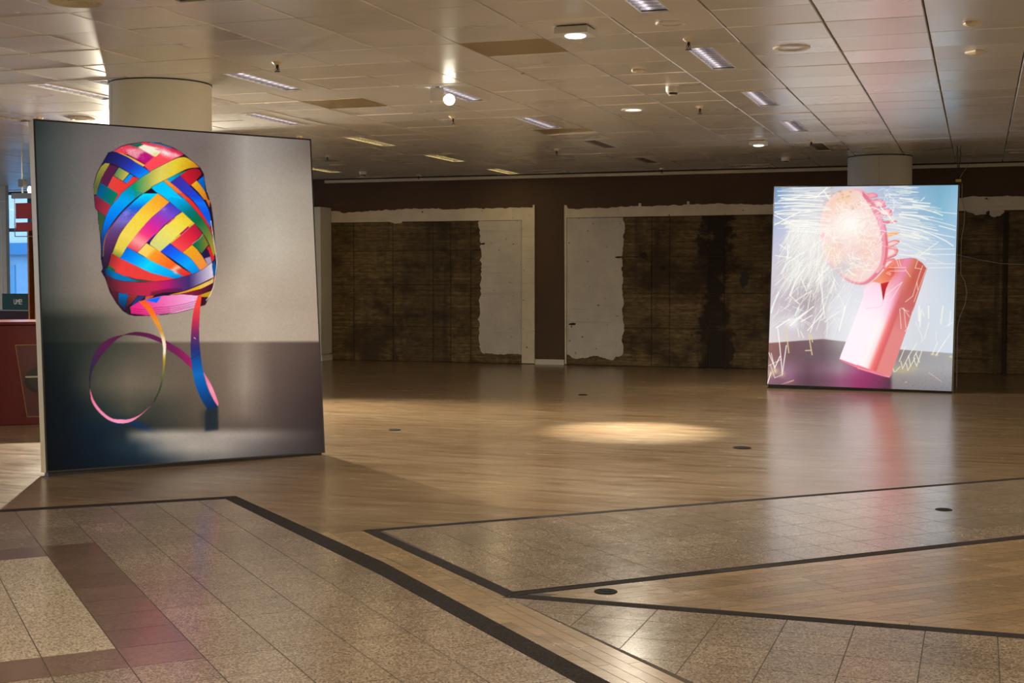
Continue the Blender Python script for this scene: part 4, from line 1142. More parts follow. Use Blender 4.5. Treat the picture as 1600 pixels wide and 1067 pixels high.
    P.strip([P2(350, 850), Kf(372, 0), Kf(362, 200), Kf(322, 345)], [P2(325, 800), Kf(340, 0), Kf(330, 200), Kf(290, 340)], [(0, (228, 92, 106)), (1, (232, 104, 110))])
    # sparks
    def spark(pts, r, a=0.85, c=(255, 251, 232), soft=0.45):
        P.line(resample(pts, 8) if len(pts) > 2 else pts, r, c, a, soft)
    cx, cy = P1(1250, 680)
    P.glow(cx, cy, 22, 18, (255, 252, 244), 0.85)
    P.glow(cx, cy, 40, 32, (255, 238, 224), 0.3)
    U = rng_.uniform
    pal = ((255, 252, 242), (255, 248, 232), (250, 214, 176), (240, 180, 150), (236, 170, 172), (214, 214, 214))
    for _ in range(520):                                      # tangle inside the head
        ex, ey = U(-1, 1), U(-1, 1)
        if ex * ex + ey * ey > 0.94: continue
        x, y = 1335 + ex * 46, 371 + ey * 66
        a = math.atan2(y - cy, x - cx) + (U(-0.9, 0.9) if rng_.random() < 0.5 else math.pi / 2 + U(-0.6, 0.6)); L = U(3, 13); w_ = U(-0.5, 0.5)
        spark([(x - L * math.cos(a), y - L * math.sin(a)), (x, y), (x + L * math.cos(a + w_), y + L * math.sin(a + w_))], U(0.16, 0.5), U(0.4, 0.95), pal[min(5, int(abs(rng_.normal(0, 1.9))))])
    for _ in range(95):                                       # left, streaming out sideways
        y = U(288, 362); x1 = U(1208, 1265); L = U(25, 70)
        sl = (y - 330) * 0.0016 + U(-0.05, 0.06)
        spark([(x1, y + U(-2, 2)), (x1 + L * 0.5, y - L * 0.02 + sl * L * 0.5), (min(x1 + L, 1298), y + sl * L)], U(0.25, 0.75), U(0.35, 0.85), (250, 248, 236))
    for p in ([P1(85, 680), P1(480, 480)], [P1(85, 530), P1(380, 680)], [P1(80, 345), P1(480, 345), P1(820, 370)], [P1(140, 225), P1(400, 218), P1(780, 240)], [P1(120, 515), P1(400, 520)], [P1(235, 650), P1(420, 632), P1(760, 655)], [P1(85, 480), P1(280, 455), P1(640, 465)], [P1(710, 275), P1(900, 110)], [P1(850, 160), P1(930, 290)], [P1(190, 268), P1(480, 290), P1(840, 310)]):
        spark(p, 0.75, 0.95)
    for _ in range(430):                                      # falling off to the left
        x, y = U(1232, 1300), U(348, 432)
        a = U(1.55, 2.75) if rng_.random() < 0.8 else U(0.6, 3.6)
        L = U(8, 40); gr_ = U(0.1, 0.5) * L
        p = [(x, y), (x + 0.5 * L * math.cos(a), y + 0.5 * L * math.sin(a) + 0.2 * gr_), (x + L * math.cos(a), y + L * math.sin(a) + gr_)]
        if p[-1][0] < 1204 or p[-1][1] > 522 or (p[-1][0] > 1300 and p[-1][1] < 440): continue
        spark(p, U(0.12, 0.48), U(0.25, 0.75), (252, 250, 236) if rng_.random() < 0.8 else (222, 236, 232) if rng_.random() < 0.6 else (224, 206, 170))
    for _ in range(150):                                      # lower left thatch
        x, y, L = U(1216, 1338), U(425, 505), U(6, 32)
        a = U(1.65, 2.6) if rng_.random() < 0.75 else U(0.3, 3.0)
        spark([(x, y), (x + L * math.cos(a), y + L * math.sin(a))], U(0.15, 0.5), U(0.35, 0.85))
    for p, r in (([J(540, 140), J(380, 230), J(260, 330), J(190, 460)], 1.0), ([J(150, 750), J(80, 910), J(35, 1060)], 1.2), ([J(560, 370), J(420, 570), J(320, 790)], 0.7), ([J(320, 790), J(460, 920)], 0.5), ([J(500, 540), J(580, 735)], 0.6), ([J(700, 250), J(690, 420), J(590, 700)], 0.4), ([J(760, 430), J(800, 640), J(850, 1060)], 0.6), ([J(730, 590), J(820, 470), J(930, 370)], 0.8), ([J(1010, 560), J(950, 770)], 0.6), ([J(290, 0), J(290, 250)], 0.7), ([J(160, 15), J(290, 100)], 0.6), ([J(100, 185), J(340, 220)], 0.6),
                 ([Mf(170, 265), Mf(340, 155)], 0.9), ([Mf(345, 240), Mf(640, 0)], 0.8), ([Mf(400, 170), Mf(560, 60)], 0.9), ([Mf(480, 190), Mf(620, 110)], 0.7), ([Mf(565, 300), Mf(760, 80)], 0.7), ([Mf(600, 320), Mf(660, 150)], 0.6), ([Mf(410, 110), Mf(450, 10)], 1.0), ([Mf(190, 270), Mf(215, 470), Mf(250, 840)], 0.7), ([Mf(300, 485), Mf(262, 750), Mf(250, 845)], 0.7), ([Mf(780, 130), Mf(765, 0)], 0.5), ([Mf(960, 300), Mf(1040, 0)], 0.9), ([Mf(780, 190), Mf(960, 60)], 0.5)):
        spark(p, r, 0.92, (255, 253, 240) if r < 1 else (232, 246, 240))
    for p, r in (([Mf(80, 575), Mf(155, 760)], 0.6), ([Mf(155, 760), Mf(220, 620)], 0.7), ([Mf(110, 580), Mf(165, 820)], 0.5), ([Mf(100, 720), Mf(155, 885)], 0.4), ([Mf(155, 885), Mf(250, 850)], 0.4), ([Mf(80, 735), Mf(240, 655)], 0.35), ([Mf(108, 820), Mf(62, 962)], 0.8)):
        spark(p, r, 0.95)
    for (x, y) in (Mf(165, 800), Mf(250, 840), Mf(105, 830)):
        P.glow(x, y, 5, 5, (240, 214, 150), 0.5)
    for p in ([Mf(295, 250), Mf(310, 400), Mf(330, 575)], [Mf(580, 340), Mf(600, 470), Mf(622, 600)], [Mf(605, 350), Mf(628, 440)], [Mf(540, 548), Mf(605, 545)], [Mf(460, 375), Mf(440, 270)], [Mf(515, 385), Mf(480, 310)]):
        spark(p, 0.8, 0.9, (232, 206, 140) if p[-1][1] > 535 else (240, 232, 214))
    P.strip([Mf(230, 965), Mf(310, 935), Mf(395, 910)], [Mf(240, 970), Mf(320, 950), Mf(395, 922)], [(0, (150, 100, 90)), (1, (214, 170, 120))])
    P.glow(*Mf(330, 860), 10, 14, (170, 110, 150), 0.35)
    for _ in range(150):                                      # right, streaming out to the side
        y = U(288, 400); x0 = U(1380, 1432); L = U(14, 55)
        sl = 0.02 + (y - 300) * 0.0022 + U(-0.05, 0.05)
        if y > 375 and rng_.random() < 0.55: continue
        if y < 318 and x0 + L > 1440: L = 10
        spark([(x0, y), (x0 + L * 0.5, y + sl * L * 0.45), (x0 + L, y + sl * L * 1.15)], U(0.25, 0.65), U(0.35, 0.85), (244, 242, 230))
    for _ in range(60):                                       # tangle behind the fins
        x, y, a, L = U(1372, 1402), U(290, 345), U(0, math.pi), U(5, 16)
        spark([(x, y), (x + L * math.cos(a), y + L * math.sin(a))], U(0.2, 0.5), U(0.4, 0.8), (250, 248, 246))
    for p, r in (([P2(560, 285), P2(760, 298)], 1.0), ([P2(760, 345), P2(1025, 368)], 0.9), ([P2(760, 380), P2(1010, 412)], 0.8), ([P2(560, 425), P2(830, 435), P2(1080, 500), P2(1215, 552)], 0.8), ([P2(590, 500), P2(830, 505)], 0.8), ([P2(560, 530), P2(800, 555), P2(990, 608)], 1.2), ([P2(560, 560), P2(860, 630)], 0.9), ([P2(1000, 610), P2(1410, 720)], 0.5), ([P2(1160, 710), P2(1410, 780)], 0.7), ([P2(520, 700), P2(860, 770), P2(1110, 870), P2(1290, 960), P2(1370, 1020)], 0.9), ([P2(880, 725), P2(1140, 785)], 0.7), ([P2(560, 830), P2(860, 910)], 1.0), ([P2(740, 820), P2(1000, 915)], 0.8), ([P2(1080, 490), P2(1430, 528)], 0.5), ([P2(1100, 830), P2(1400, 890)], 0.6), ([P2(880, 330), P2(940, 275)], 0.6), ([P2(60, 435), P2(180, 430), P2(330, 520)], 0.9), ([P2(270, 420), P2(400, 570), P2(480, 670)], 1.0), ([P2(260, 770), P2(400, 800), P2(550, 805)], 0.5), ([P2(1140, 965), P2(990, 1067), Kf(860, 200)], 0.5), ([P2(560, 950), P2(800, 1067), Kf(900, 130)], 0.4), ([Kf(980, 100), Kf(1400, 95)], 0.5), ([Kf(800, 180), Kf(1400, 180)], 0.5), ([Kf(560, 180), Kf(800, 205), Kf(950, 255)], 0.7), ([Kf(970, 315), Kf(1400, 325)], 0.4), ([Kf(1000, 385), Kf(1400, 378)], 0.4), ([Kf(840, 150), Kf(1010, 165)], 0.7)):
        spark(p, r, 0.9, (248, 246, 232))
    for p in ([Kf(400, 375), Kf(650, 378)], [Kf(400, 430), Kf(640, 428)], [Kf(640, 405), Kf(720, 520)], [Kf(905, 350), Kf(850, 500), Kf(750, 815)], [Kf(960, 400), Kf(860, 660), Kf(770, 900)], [Kf(815, 600), Kf(830, 720)], [Kf(750, 815), Kf(640, 900)], [Kf(590, 600), Kf(480, 780), Kf(410, 880)], [Kf(590, 600), Kf(340, 800)], [Kf(790, 385), Kf(880, 400)], [Kf(830, 270), Kf(790, 385)], [Kf(510, 265), Kf(540, 360)], [Kf(545, 260), Kf(575, 360)], [N(530, 30), N(545, 275)], [N(580, 20), N(605, 265)], [N(545, 20), N(640, 65)], [N(590, 310), N(640, 250)], [N(570, 20), N(650, 130)], [Kf(20, 725), Kf(170, 600)], [Kf(350, 460), Kf(410, 490)], [Kf(370, 440), Kf(420, 470)]):
        spark(p, 0.42, 0.85, (255, 240, 214))
    for p, r in (([N(770, 0), N(765, 180)], 1.3), ([N(790, 60), N(778, 250)], 1.1), ([N(885, 0), N(885, 145)], 1.1), ([N(1065, 0), N(1035, 215)], 1.0), ([N(1160, 60), N(1140, 240)], 0.7), ([N(1110, 240), N(1185, 200)], 0.7), ([N(800, 40), N(830, 120)], 0.7), ([N(890, 200), N(830, 400)], 0.6), ([N(730, 200), N(810, 400), N(790, 440)], 0.5), ([N(975, 300), N(978, 420)], 0.4), ([N(995, 440), N(930, 590)], 0.7), ([N(1150, 340), N(975, 600)], 0.6), ([N(1090, 420), N(985, 590)], 0.6)):
        spark(p, r, 0.8, (244, 242, 234))
    for p in ([N(595, 500), N(520, 680)], [N(735, 460), N(640, 610), N(560, 770)], [N(635, 610), N(660, 740)], [N(560, 770), N(540, 680)], [N(715, 640), N(625, 790)], [N(740, 560), N(700, 640), N(735, 740)], [N(800, 550), N(735, 735)], [N(625, 790), N(605, 700)], [N(725, 580), N(770, 690)], [N(445, 770), N(462, 810), N(530, 745)]):
        spark(p, 0.55, 0.92, (252, 244, 206))
    P.glow(*N(560, 790), 12, 5, (200, 176, 110), 0.5); P.glow(*N(700, 760), 8, 5, (200, 176, 120), 0.4)
    P.glow(*N(930, 590), 2.5, 1.5, (250, 220, 150), 0.8); P.glow(*N(980, 600), 2.5, 1.5, (250, 220, 150), 0.8); P.glow(*N(1155, 620), 2, 1.5, (250, 214, 140), 0.8); P.glow(*N(600, 935), 1.2, 0.9, (250, 190, 110), 0.9)
    spark([N(880, 815), N(960, 870), N(1040, 925)], 0.35, 0.9, (236, 190, 160))
    P.glow(1326, 352, 26, 24, (255, 250, 244), 0.45)
    P.glow(1262, 400, 40, 50, (252, 250, 246), 0.22)
    P.glow(1345, 515, 26, 40, (255, 246, 250), 0.30, 0.4)
    g_ = P.img.mean(-1, keepdims=True)
    P.img = np.clip(g_ + (P.img - g_) * 0.94, 0, 255)
    P.img = 255 * (P.img / 255) ** 0.86
    return P

def lightbox(A, th, w, h, lean, roll, corners, painter, gain, res, label, cat, printlabel):
    d = Vector((math.cos(th), math.sin(th), 0)); n = Vector((math.sin(th), -math.cos(th), 0))
    u = Vector((0, 0, 1)) * math.cos(lean) - n * math.sin(lean)
    dx = d * math.cos(roll) + u * math.sin(roll); uz = u * math.cos(roll) - d * math.sin(roll)
    by = uz.cross(dx)
    root = empty('light_box', A)
    M = Matrix(((dx.x, by.x, uz.x, A[0]), (dx.y, by.y, uz.y, A[1]), (dx.z, by.z, uz.z, A[2]), (0, 0, 0, 1)))
    root.matrix_world = M
    tag(root, label, cat)
    T = 0.12
    body = MB()
    for (x0, x1, z0, z1) in ((0, 0.03, 0, h), (w - 0.03, w, 0, h), (0.03, w - 0.03, 0, 0.03), (0.03, w - 0.03, h - 0.03, h)):
        body.bevel_box(x0, x1, 0.004, T, z0, z1, 0.002)
    body.build('frame', CREAM_METAL, root)
    MB().box(0.03, w - 0.03, T - 0.012, T - 0.004, 0.03, h - 0.03).build('back_panel', WHITE_METAL, root)
    e = 0.011
    for name, bx in (('gasket', (0, w, h - e, h)), ('gasket', (0, w, 0, e)), ('gasket', (0, e, e, h - e)), ('gasket', (w - e, w, e, h - e))):
        MB().box(bx[0], bx[1], -0.001, 0.0045, bx[2], bx[3]).build(name, BLACK, root)
    MB().add([(x, y, -(A[2] + (dx * x + by * y).z) + 0.001 if k == 0 else 0.002) for k in (0, 1) for x, y in ((0.02, 0.02), (w - 0.02, 0.02), (w - 0.02, T - 0.01), (0.02, T - 0.01))],
             [(0, 3, 2, 1), (4, 5, 6, 7), (0, 1, 5, 4), (1, 2, 6, 5), (2, 3, 7, 6), (3, 0, 4, 7)]).build('gap_shade_filler', BLACK, root)  # black filler added to stand in for the shaded gap under the box
    # the printed cloth: fine grid carrying the picture as vertex colours
    P = painter()
    nx, nz = res
    Hm = homography([(0, 0), (1, 0), (0, 1), (1, 1)], corners)
    uu, vv = np.meshgrid(np.linspace(0, 1, nx), np.linspace(0, 1, nz))
    den = Hm[2, 0] * uu + Hm[2, 1] * vv + Hm[2, 2]
    X = (Hm[0, 0] * uu + Hm[0, 1] * vv + Hm[0, 2]) / den; Y = (Hm[1, 0] * uu + Hm[1, 1] * vv + Hm[1, 2]) / den
    c = np.clip(P.sample(X, Y) / 255.0, 0, 1)
    c = np.where(c <= 0.04045, c / 12.92, ((c + 0.055) / 1.055) ** 2.4)
    co = np.stack([e + uu * (w - 2 * e), np.zeros_like(uu), e + vv * (h - 2 * e)], -1).reshape(-1, 3).astype(np.float32)
    me = bpy.data.meshes.new('print')
    nv = nx * nz
    me.vertices.add(nv); me.vertices.foreach_set('co', co.ravel())
    i = (np.arange(nz - 1)[:, None] * nx + np.arange(nx - 1)[None, :]).ravel()
    quads = np.stack([i, i + 1, i + nx + 1, i + nx], -1).astype(np.int32)
    nq = len(quads)
    me.loops.add(nq * 4); me.loops.foreach_set('vertex_index', quads.ravel())
    me.polygons.add(nq); me.polygons.foreach_set('loop_start', np.arange(0, nq * 4, 4, dtype=np.int32))
    me.update(calc_edges=True); me.validate()
    at = me.color_attributes.new('picture', 'FLOAT_COLOR', 'POINT')
    at.data.foreach_set('color', np.concatenate([c.reshape(-1, 3), np.ones((nv, 1))], 1).astype(np.float32).ravel())
    m = Mat('backlit_print')
    a = m.n('ShaderNodeAttribute', attribute_name='picture')
    weave = m.noise(m.pos(scale=(1, 1, 1)), 160, 2)
    m.set(base=(0.006, 0.006, 0.006), rough=0.8, spec=0.03)
    m.emit(m.mix(1.0, a.outputs['Color'], m.ramp(weave, [(0.3, (0.97, 0.97, 0.97)), (0.7, (1.03, 1.03, 1.03))]), 'MULTIPLY'), gain)
    me.materials.append(m.m)
    o = link('print', me, root)
    o['label'] = printlabel
    return root
lightbox((-6.192, 7.972, 0.032), 0.934, 2.179, 2.513, 0.101, -0.008, [(72, 738), (508, 708), (52, 185), (486, 218)], paint_ribbon, 0.90, (470, 560),
         'large light box showing a reel of rainbow ribbon on grey', 'light box', 'backlit photograph of a rainbow ribbon reel')
lightbox((-2.544, 17.475, 0.040), -0.029, 2.262, 2.551, 0.103, -0.011, [(1198, 602), (1487, 612), (1209, 290), (1500, 289)], paint_fan, 0.92, (400, 440),
         'bright light box showing a pink hand fan spraying sparks', 'light box', 'backlit photograph of a pink fan and sparks')
# ------------------------------------------------------------------ ceiling fixtures
def spot(name, loc, aim, power, color, size_deg, blend=0.5, radius=0.05):
    d = bpy.data.lights.new(name, 'SPOT')
    d.energy = power; d.color = color
    d.spot_size = math.radians(size_deg); d.spot_blend = blend
    d.shadow_soft_size = radius
    o = bpy.data.objects.new(name, d); COL.objects.link(o)
    o.location = loc
    o.rotation_euler = (Vector(aim) - Vector(loc)).to_track_quat('-Z', 'Y').to_euler()
    return o

# --- recessed louvred lights
def lum_meshes(lit, tx=0.0):
    ox, oy = 0.098, 0.545
    px, py = SX / 2 - 0.004, SY - 0.003
    plate = MB()
    for bx in ((-px, -ox, -py, py), (ox, px, -py, py), (-ox, ox, -py, -oy), (-ox, ox, oy, py)):
        plate.box(bx[0], bx[1], bx[2], bx[3], -0.003, 0.02)
    rim = MB()
    for bx in ((-ox - 0.004, -ox + 0.006, -oy - 0.004, oy + 0.004), (ox - 0.006, ox + 0.004, -oy - 0.004, oy + 0.004), (-ox + 0.006, ox - 0.006, -oy - 0.004, -oy + 0.006), (-ox + 0.006, ox - 0.006, oy - 0.006, oy + 0.004)):
        rim.box(bx[0], bx[1], bx[2], bx[3], -0.006, 0.004)
    refl = MB()
    prof = [(-ox + 0.001, 0.0), (-0.086, 0.03), (-0.066, 0.055), (-0.035, 0.078), (0.0, 0.085), (0.035, 0.078), (0.066, 0.055), (0.086, 0.03), (ox - 0.001, 0.0)]
    n = len(prof)
    refl.add([(x, y, z) for y in (-oy, oy) for x, z in prof], [(i, i + 1, n + i + 1, n + i) for i in range(n - 1)] + [tuple(range(n)), tuple(range(2 * n - 1, n - 1, -1))])
    fin = MB()
    fin.add([(-0.094, -0.004, 0.002), (0.094, -0.004, 0.002), (0.094, 0.004, 0.002), (-0.094, 0.004, 0.002),
             (-0.075, -0.0012, 0.045), (0.075, -0.0012, 0.045), (0.075, 0.0012, 0.045), (-0.075, 0.0012, 0.045)],
            [(0, 3, 2, 1), (4, 5, 6, 7), (0, 1, 5, 4), (1, 2, 6, 5), (2, 3, 7, 6), (3, 0, 4, 7)])
    tube = MB().tube([(tx, -oy + 0.02, 0.062 - abs(tx) * 0.35), (tx, oy - 0.02, 0.062 - abs(tx) * 0.35)], 0.013, 10)
    return (plate.mesh('plate', CEIL), rim.mesh('rim', WHITE_METAL), refl.mesh('reflector', CHROME, smooth=True), fin.mesh('louvre_fin', FIN), tube.mesh('tube', lit or TUBE_OFF, smooth=True))
LM = {'off': lum_meshes(None), 'yellow': lum_meshes(TUBE_LIT), 'dim': lum_meshes(TUBE_DIM, -0.055)}
LUM_LABELS = {
    (-2, -3): 'louvred ceiling light cut by the top edge, right of the square lamp',
    (-2, 1): 'large louvred ceiling light just below a splayed sprinkler head',
    (-2, 5): 'louvred ceiling light second in the row leading to the sparking fan picture',
    (-2, 9): 'louvred ceiling light third in the row leading to the sparking fan picture',
    (-2, 13): 'dull grey louvred ceiling light beside a sprinkler, last before the right column',
    (-6, 3): 'louvred ceiling light behind the glaring spotlight',
    (-6, 7): 'louvred ceiling light beside the slipped dark-edged ceiling panel',
    (-6, 11): 'unlit louvred ceiling light right behind the slipped ceiling panel',
    (-6, 15): 'small pale louvred ceiling light near the back wall, above the brown pier',
    (-10, 5): 'dim louvred ceiling light just right of the round column',
    (-10, 9): 'yellow-lit louvred ceiling light nearest the ribbon picture',
    (-10, 13): 'yellow-lit louvred ceiling light, middle of three in a row',
    (-10, 17): 'yellow-lit louvred ceiling light touching the back wall strip',
    (-8, 1): 'bright white louvred ceiling light right of the round column above the ribbon picture',
    (-11, 1): 'bright white louvred ceiling light left of the round column',
    (-10, 1): 'white louvred ceiling light mostly hidden by the round column',
    (-14, 15): 'yellow-lit louvred ceiling light peeping out beside the ribbon picture edge',
    (-14, 3): 'louvred ceiling light at the left edge of the photo, above the ribbon picture corner',
    (-6, -5): 'dark louvred ceiling light end at the top edge of the photo',
}
for k, j in LUMS:
    lit = 'yellow' if (k, j) in ((-10, 9), (-10, 13), (-10, 17), (-14, 15)) else 'off' if (k, j) in ((-2, 13), (-6, 11), (-6, 15), (-14, 3), (-6, -5)) else 'dim'
    root = empty('ceiling_light', (X0 + (k + 0.5) * SX, Y0 + (j + 1) * SY, H))
    tag(root, LUM_LABELS[(k, j)], 'ceiling light', 'recessed louvred ceiling lights')
    plate, rim, refl, fin, tube = LM[lit]
    link('plate', plate, root); link('rim', rim, root); link('reflector', refl, root); link('tube', tube, root)
    for i in range(11):
        link('louvre_fin', fin, root, (0, -0.49 + 0.098 * i, 0))

# --- round downlights and covers
def downlight(x, y, r, label, lit=None, flat=False, name='downlight'):
    root = empty(name, (x, y, H))
    tag(root, label, 'ceiling lamp', 'round ceiling downlights')
    MB().lathe([(r, 0.004), (r, -0.006), (r * 0.92, -0.012), (r * 0.72, -0.009), (r * 0.70, 0.003)], 28).build('trim_ring', WHITE_METAL if r > 0.06 else IVORY, root, smooth=True)
    if flat:
        MB().lathe([(r * 0.71, -0.006), (r * 0.4, -0.012), (0.001, -0.013)], 28).build('cover', IVORY, root, smooth=True)
    else:
        MB().lathe([(r * 0.70, 0.0), (r * 0.62, 0.03)], 28).build('reflector', CHROME, root, smooth=True)
        MB().lathe([(r * 0.70, 0.0), (r * 0.5, -0.004), (0.001, -0.006)] if lit else [(r * 0.66, 0.012), (0.001, 0.012)], 28).build('lens', lit or LENS_OFF, root, smooth=True)
    return root
downlight(-3.29, 13.36, 0.12, 'lit round white downlight near the ceiling centre', LENS_WARM)
downlight(-1.95, 8.94, 0.10, 'unlit round downlight just behind the louvred light cut by the top edge')
downlight(-1.32, 10.17, 0.135, 'large unlit round downlight left of the pink-tinged ceiling panels')
downlight(-1.32, 18.18, 0.13, 'round brown-tinted downlight in front of the right column', flat=True)
downlight(-9.05, 18.45, 0.13, 'orange-tinted round downlight beside the ribbon picture right edge', flat=True)
downlight(-9.0, 12.28, 0.13, 'flat round cover over the left corner of the ribbon picture', flat=True)
def cover_plate(x, y, label, n, r=0.055):
    root = empty('ceiling_cover', (x, y, H))
    tag(root, label, 'ceiling cover', 'small ivory ceiling covers')
    MB().lathe([(r, 0.0), (r, -0.014), (r * 0.75, -0.022), (0.001, -0.022)], n).build('cap', IVORY, root, smooth=n > 8)
    MB().lathe([(r * 0.55, -0.0225), (r * 0.5, -0.026), (0.001, -0.026)], n).build('knob', IVORY, root)
    return root
cover_plate(-2.63, 10.84, 'small octagonal ivory cover left of the boxy smoke detector', 8)
cover_plate(-0.07, 9.56, 'small octagonal ivory cover at the top right, upper of two', 8)
cover_plate(-0.05, 10.77, 'small diamond-shaped ivory cover at the top right, lower of two', 4, 0.075)

# --- round air diffuser at the top left
root = empty('air_diffuser', (-5.19, 7.02, H)); tag(root, 'round ringed air diffuser at the top left edge', 'air vent')
for i, r in enumerate((0.17, 0.13, 0.09, 0.05)):
    MB().lathe([(r, 0.0), (r - 0.012, -0.022 + i * 0.002), (r - 0.03, 0.004)], 32).build('ring', IVORY, root, smooth=True)

# --- square surface lamps
def box_lamp(x, y, label, power, w=0.115):
    root = empty('surface_lamp', (x, y, H)); tag(root, label, 'ceiling lamp', 'square surface lamps')
    MB().bevel_box(-w, w, -w, w, -0.055, -0.008, 0.004).build('housing', WHITE_METAL, root)
    MB().box(-w + 0.012, w - 0.012, -w + 0.012, w - 0.012, -0.010, 0.012).build('mounting_plate', BLACK, root)
    MB().lathe([(w * 0.62, -0.0545), (w * 0.60, -0.060), (w * 0.5, -0.066), (0.001, -0.070)], 28).build('lens', LENS_COOL, root, smooth=True)
    return root
box_lamp(-2.59, 8.89, 'square white surface lamp with a lit bluish lens, top centre', 0)
box_lamp(-2.58, 16.88, 'small square surface lamp with a lit lens near the fan picture', 0, 0.10)

# --- glaring spotlight on a white box
root = empty('spotlight', (-4.50, 11.25, H)); tag(root, 'white box spotlight with a glaring bulb on the ceiling', 'spotlight')
root.rotation_euler = (0, 0, YAW)
MB().bevel_box(-0.10, 0.015, -0.05, 0.07, -0.128, -0.012, 0.004).build('body', WHITE_METAL, root)
MB().box(-0.06, -0.02, -0.02, 0.03, -0.014, 0.02).build('bracket', WHITE_METAL, root)
MB().box(0.012, 0.05, 0.0, 0.02, -0.09, -0.075).build('arm', WHITE_METAL, root)
hd = MB().lathe([(0.022, 0.055), (0.042, 0.045), (0.053, 0.0), (0.050, -0.002)], 24)
head = hd.build('lamp_head', WHITE_METAL, root, smooth=True, loc=(0.066, -0.03, -0.115))
head.rotation_euler = (math.radians(-68), 0, 0)
lens = MB().lathe([(0.049, 0.002), (0.044, -0.010), (0.026, -0.020), (0.001, -0.024)], 24).build('bulb', BULB, head, smooth=True)

# --- sprinklers
def sprinkler_proto():
    root = empty('sprinkler', (0, 0, H))
    MB().lathe([(0.042, 0.001), (0.040, -0.004), (0.020, -0.022), (0.001, -0.022)], 18).build('escutcheon', IVORY, root, smooth=True)
    MB().lathe([(0.011, -0.018), (0.012, -0.040), (0.007, -0.046), (0.006, -0.062)], 10).build('body', DARK_BRONZE, root, smooth=True)
    MB().tube([(-0.010, 0, -0.042), (-0.016, 0, -0.055), (-0.006, 0, -0.072)], 0.0028).tube([(0.010, 0, -0.042), (0.016, 0, -0.055), (0.006, 0, -0.072)], 0.0028).build('yoke', DARK_BRONZE, root)
    MB().lathe([(0.001, -0.070), (0.024, -0.072), (0.024, -0.075), (0.001, -0.076)], 14).build('deflector', DARK_BRONZE, root)
    return root
proto = sprinkler_proto()
for i, (x, y, label) in enumerate((
        (-5.20, 9.55, 'dark sprinkler head left of centre, above the bright louvred light by the column'),
        (-1.96, 9.57, 'sprinkler head with splayed arms above the large louvred light, top right'),
        (-2.61, 13.32, 'sprinkler head right of the lit round downlight'),
        (-5.21, 13.33, 'sprinkler head hanging below the glaring spotlight'),
        (-8.49, 16.99, 'sprinkler head beside the upper right corner of the ribbon picture'),
        (-7.66, 14.60, 'sprinkler head tip showing over the ribbon picture right corner'),
        (-5.24, 17.12, 'pale sprinkler head left of the unlit louvred light, near the back wall'),
        (-1.96, 17.01, 'sprinkler head at the dull grey louvred light by the fan picture'),
        (-8.65, 20.6, 'sprinkler head against the back wall strip above the left bay'),
        (-4.62, 20.6, 'sprinkler head against the back wall strip left of the fan picture'),
        (-9.36, 12.03, 'sprinkler head over the upper left corner of the ribbon picture'))):
    o = proto if i == 0 else copy_tree(proto)
    o.location = (x, y, H)
    o.rotation_euler = (0, 0, 0.4 * i)
    tag(o, label, 'sprinkler', 'ceiling sprinkler heads')

# --- smoke detectors
def detector(x, y, label):
    root = empty('smoke_detector', (x, y, H)); tag(root, label, 'smoke detector', 'smoke detectors')
    MB().lathe([(0.058, 0.0), (0.058, -0.040), (0.050, -0.050), (0.044, -0.052)], 20).build('housing', WHITE_METAL, root, smooth=True)
    MB().lathe([(0.046, -0.050), (0.042, -0.066), (0.036, -0.068)], 20).build('smoke_slots', BLACK, root, smooth=True)
    MB().lathe([(0.037, -0.066), (0.030, -0.076), (0.001, -0.078)], 20).build('cap', WHITE_METAL, root, smooth=True)
detector(-2.58, 11.91, 'white boxy smoke detector near the ceiling centre')
detector(-2.58, 19.32, 'white smoke detector in shade left of the right column')
detector(-9.23, 19.71, 'white smoke detector near the back wall, right of the ribbon picture')

# --- slotted vents near the back wall
def vent(k, j, label):
    root = empty('slot_vent', (X0 + (k + 0.5) * SX, Y0 + (j + 0.5) * SY, H)); tag(root, label, 'air vent', 'slotted ceiling vents')
    hx, hy = SX / 2 - 0.004, SY / 2 - 0.003
    fr = MB()
    for bx in ((-hx, -hx + 0.05, -hy, hy), (hx - 0.05, hx, -hy, hy), (-hx + 0.05, hx - 0.05, -hy, -hy + 0.16), (-hx + 0.05, hx - 0.05, hy - 0.16, hy)):
        fr.box(bx[0], bx[1], bx[2], bx[3], -0.002, 0.02)
    fr.build('frame', CEIL, root)
    MB().box(-hx + 0.02, hx - 0.02, -hy + 0.1, hy - 0.1, 0.10, 0.11).build('duct', PLENUM, root)
    sl = MB().add([(-0.012, -hy + 0.16, 0.0), (-0.008, -hy + 0.16, 0.0), (0.02, -hy + 0.16, 0.035), (0.016, -hy + 0.16, 0.035), (-0.012, hy - 0.16, 0.0), (-0.008, hy - 0.16, 0.0), (0.02, hy - 0.16, 0.035), (0.016, hy - 0.16, 0.035)],
                  [(0, 1, 2, 3), (7, 6, 5, 4), (0, 4, 5, 1), (1, 5, 6, 2), (2, 6, 7, 3), (3, 7, 4, 0)]).mesh('slat', IVORY)
    for i in range(9):
        link('slat', sl, root, (-hx + 0.08 + i * 0.058, 0, 0))
vent(-4, 18, 'slotted ceiling vent at the back wall just left of the fan picture')
vent(2, 16, 'slotted ceiling vent at the right edge above the concrete wall')
vent(-9, 18, 'dark slotted ceiling vent at the back wall above the left bay')
vent(-14, 18, 'dark slotted ceiling vent at the back wall near the ribbon picture')

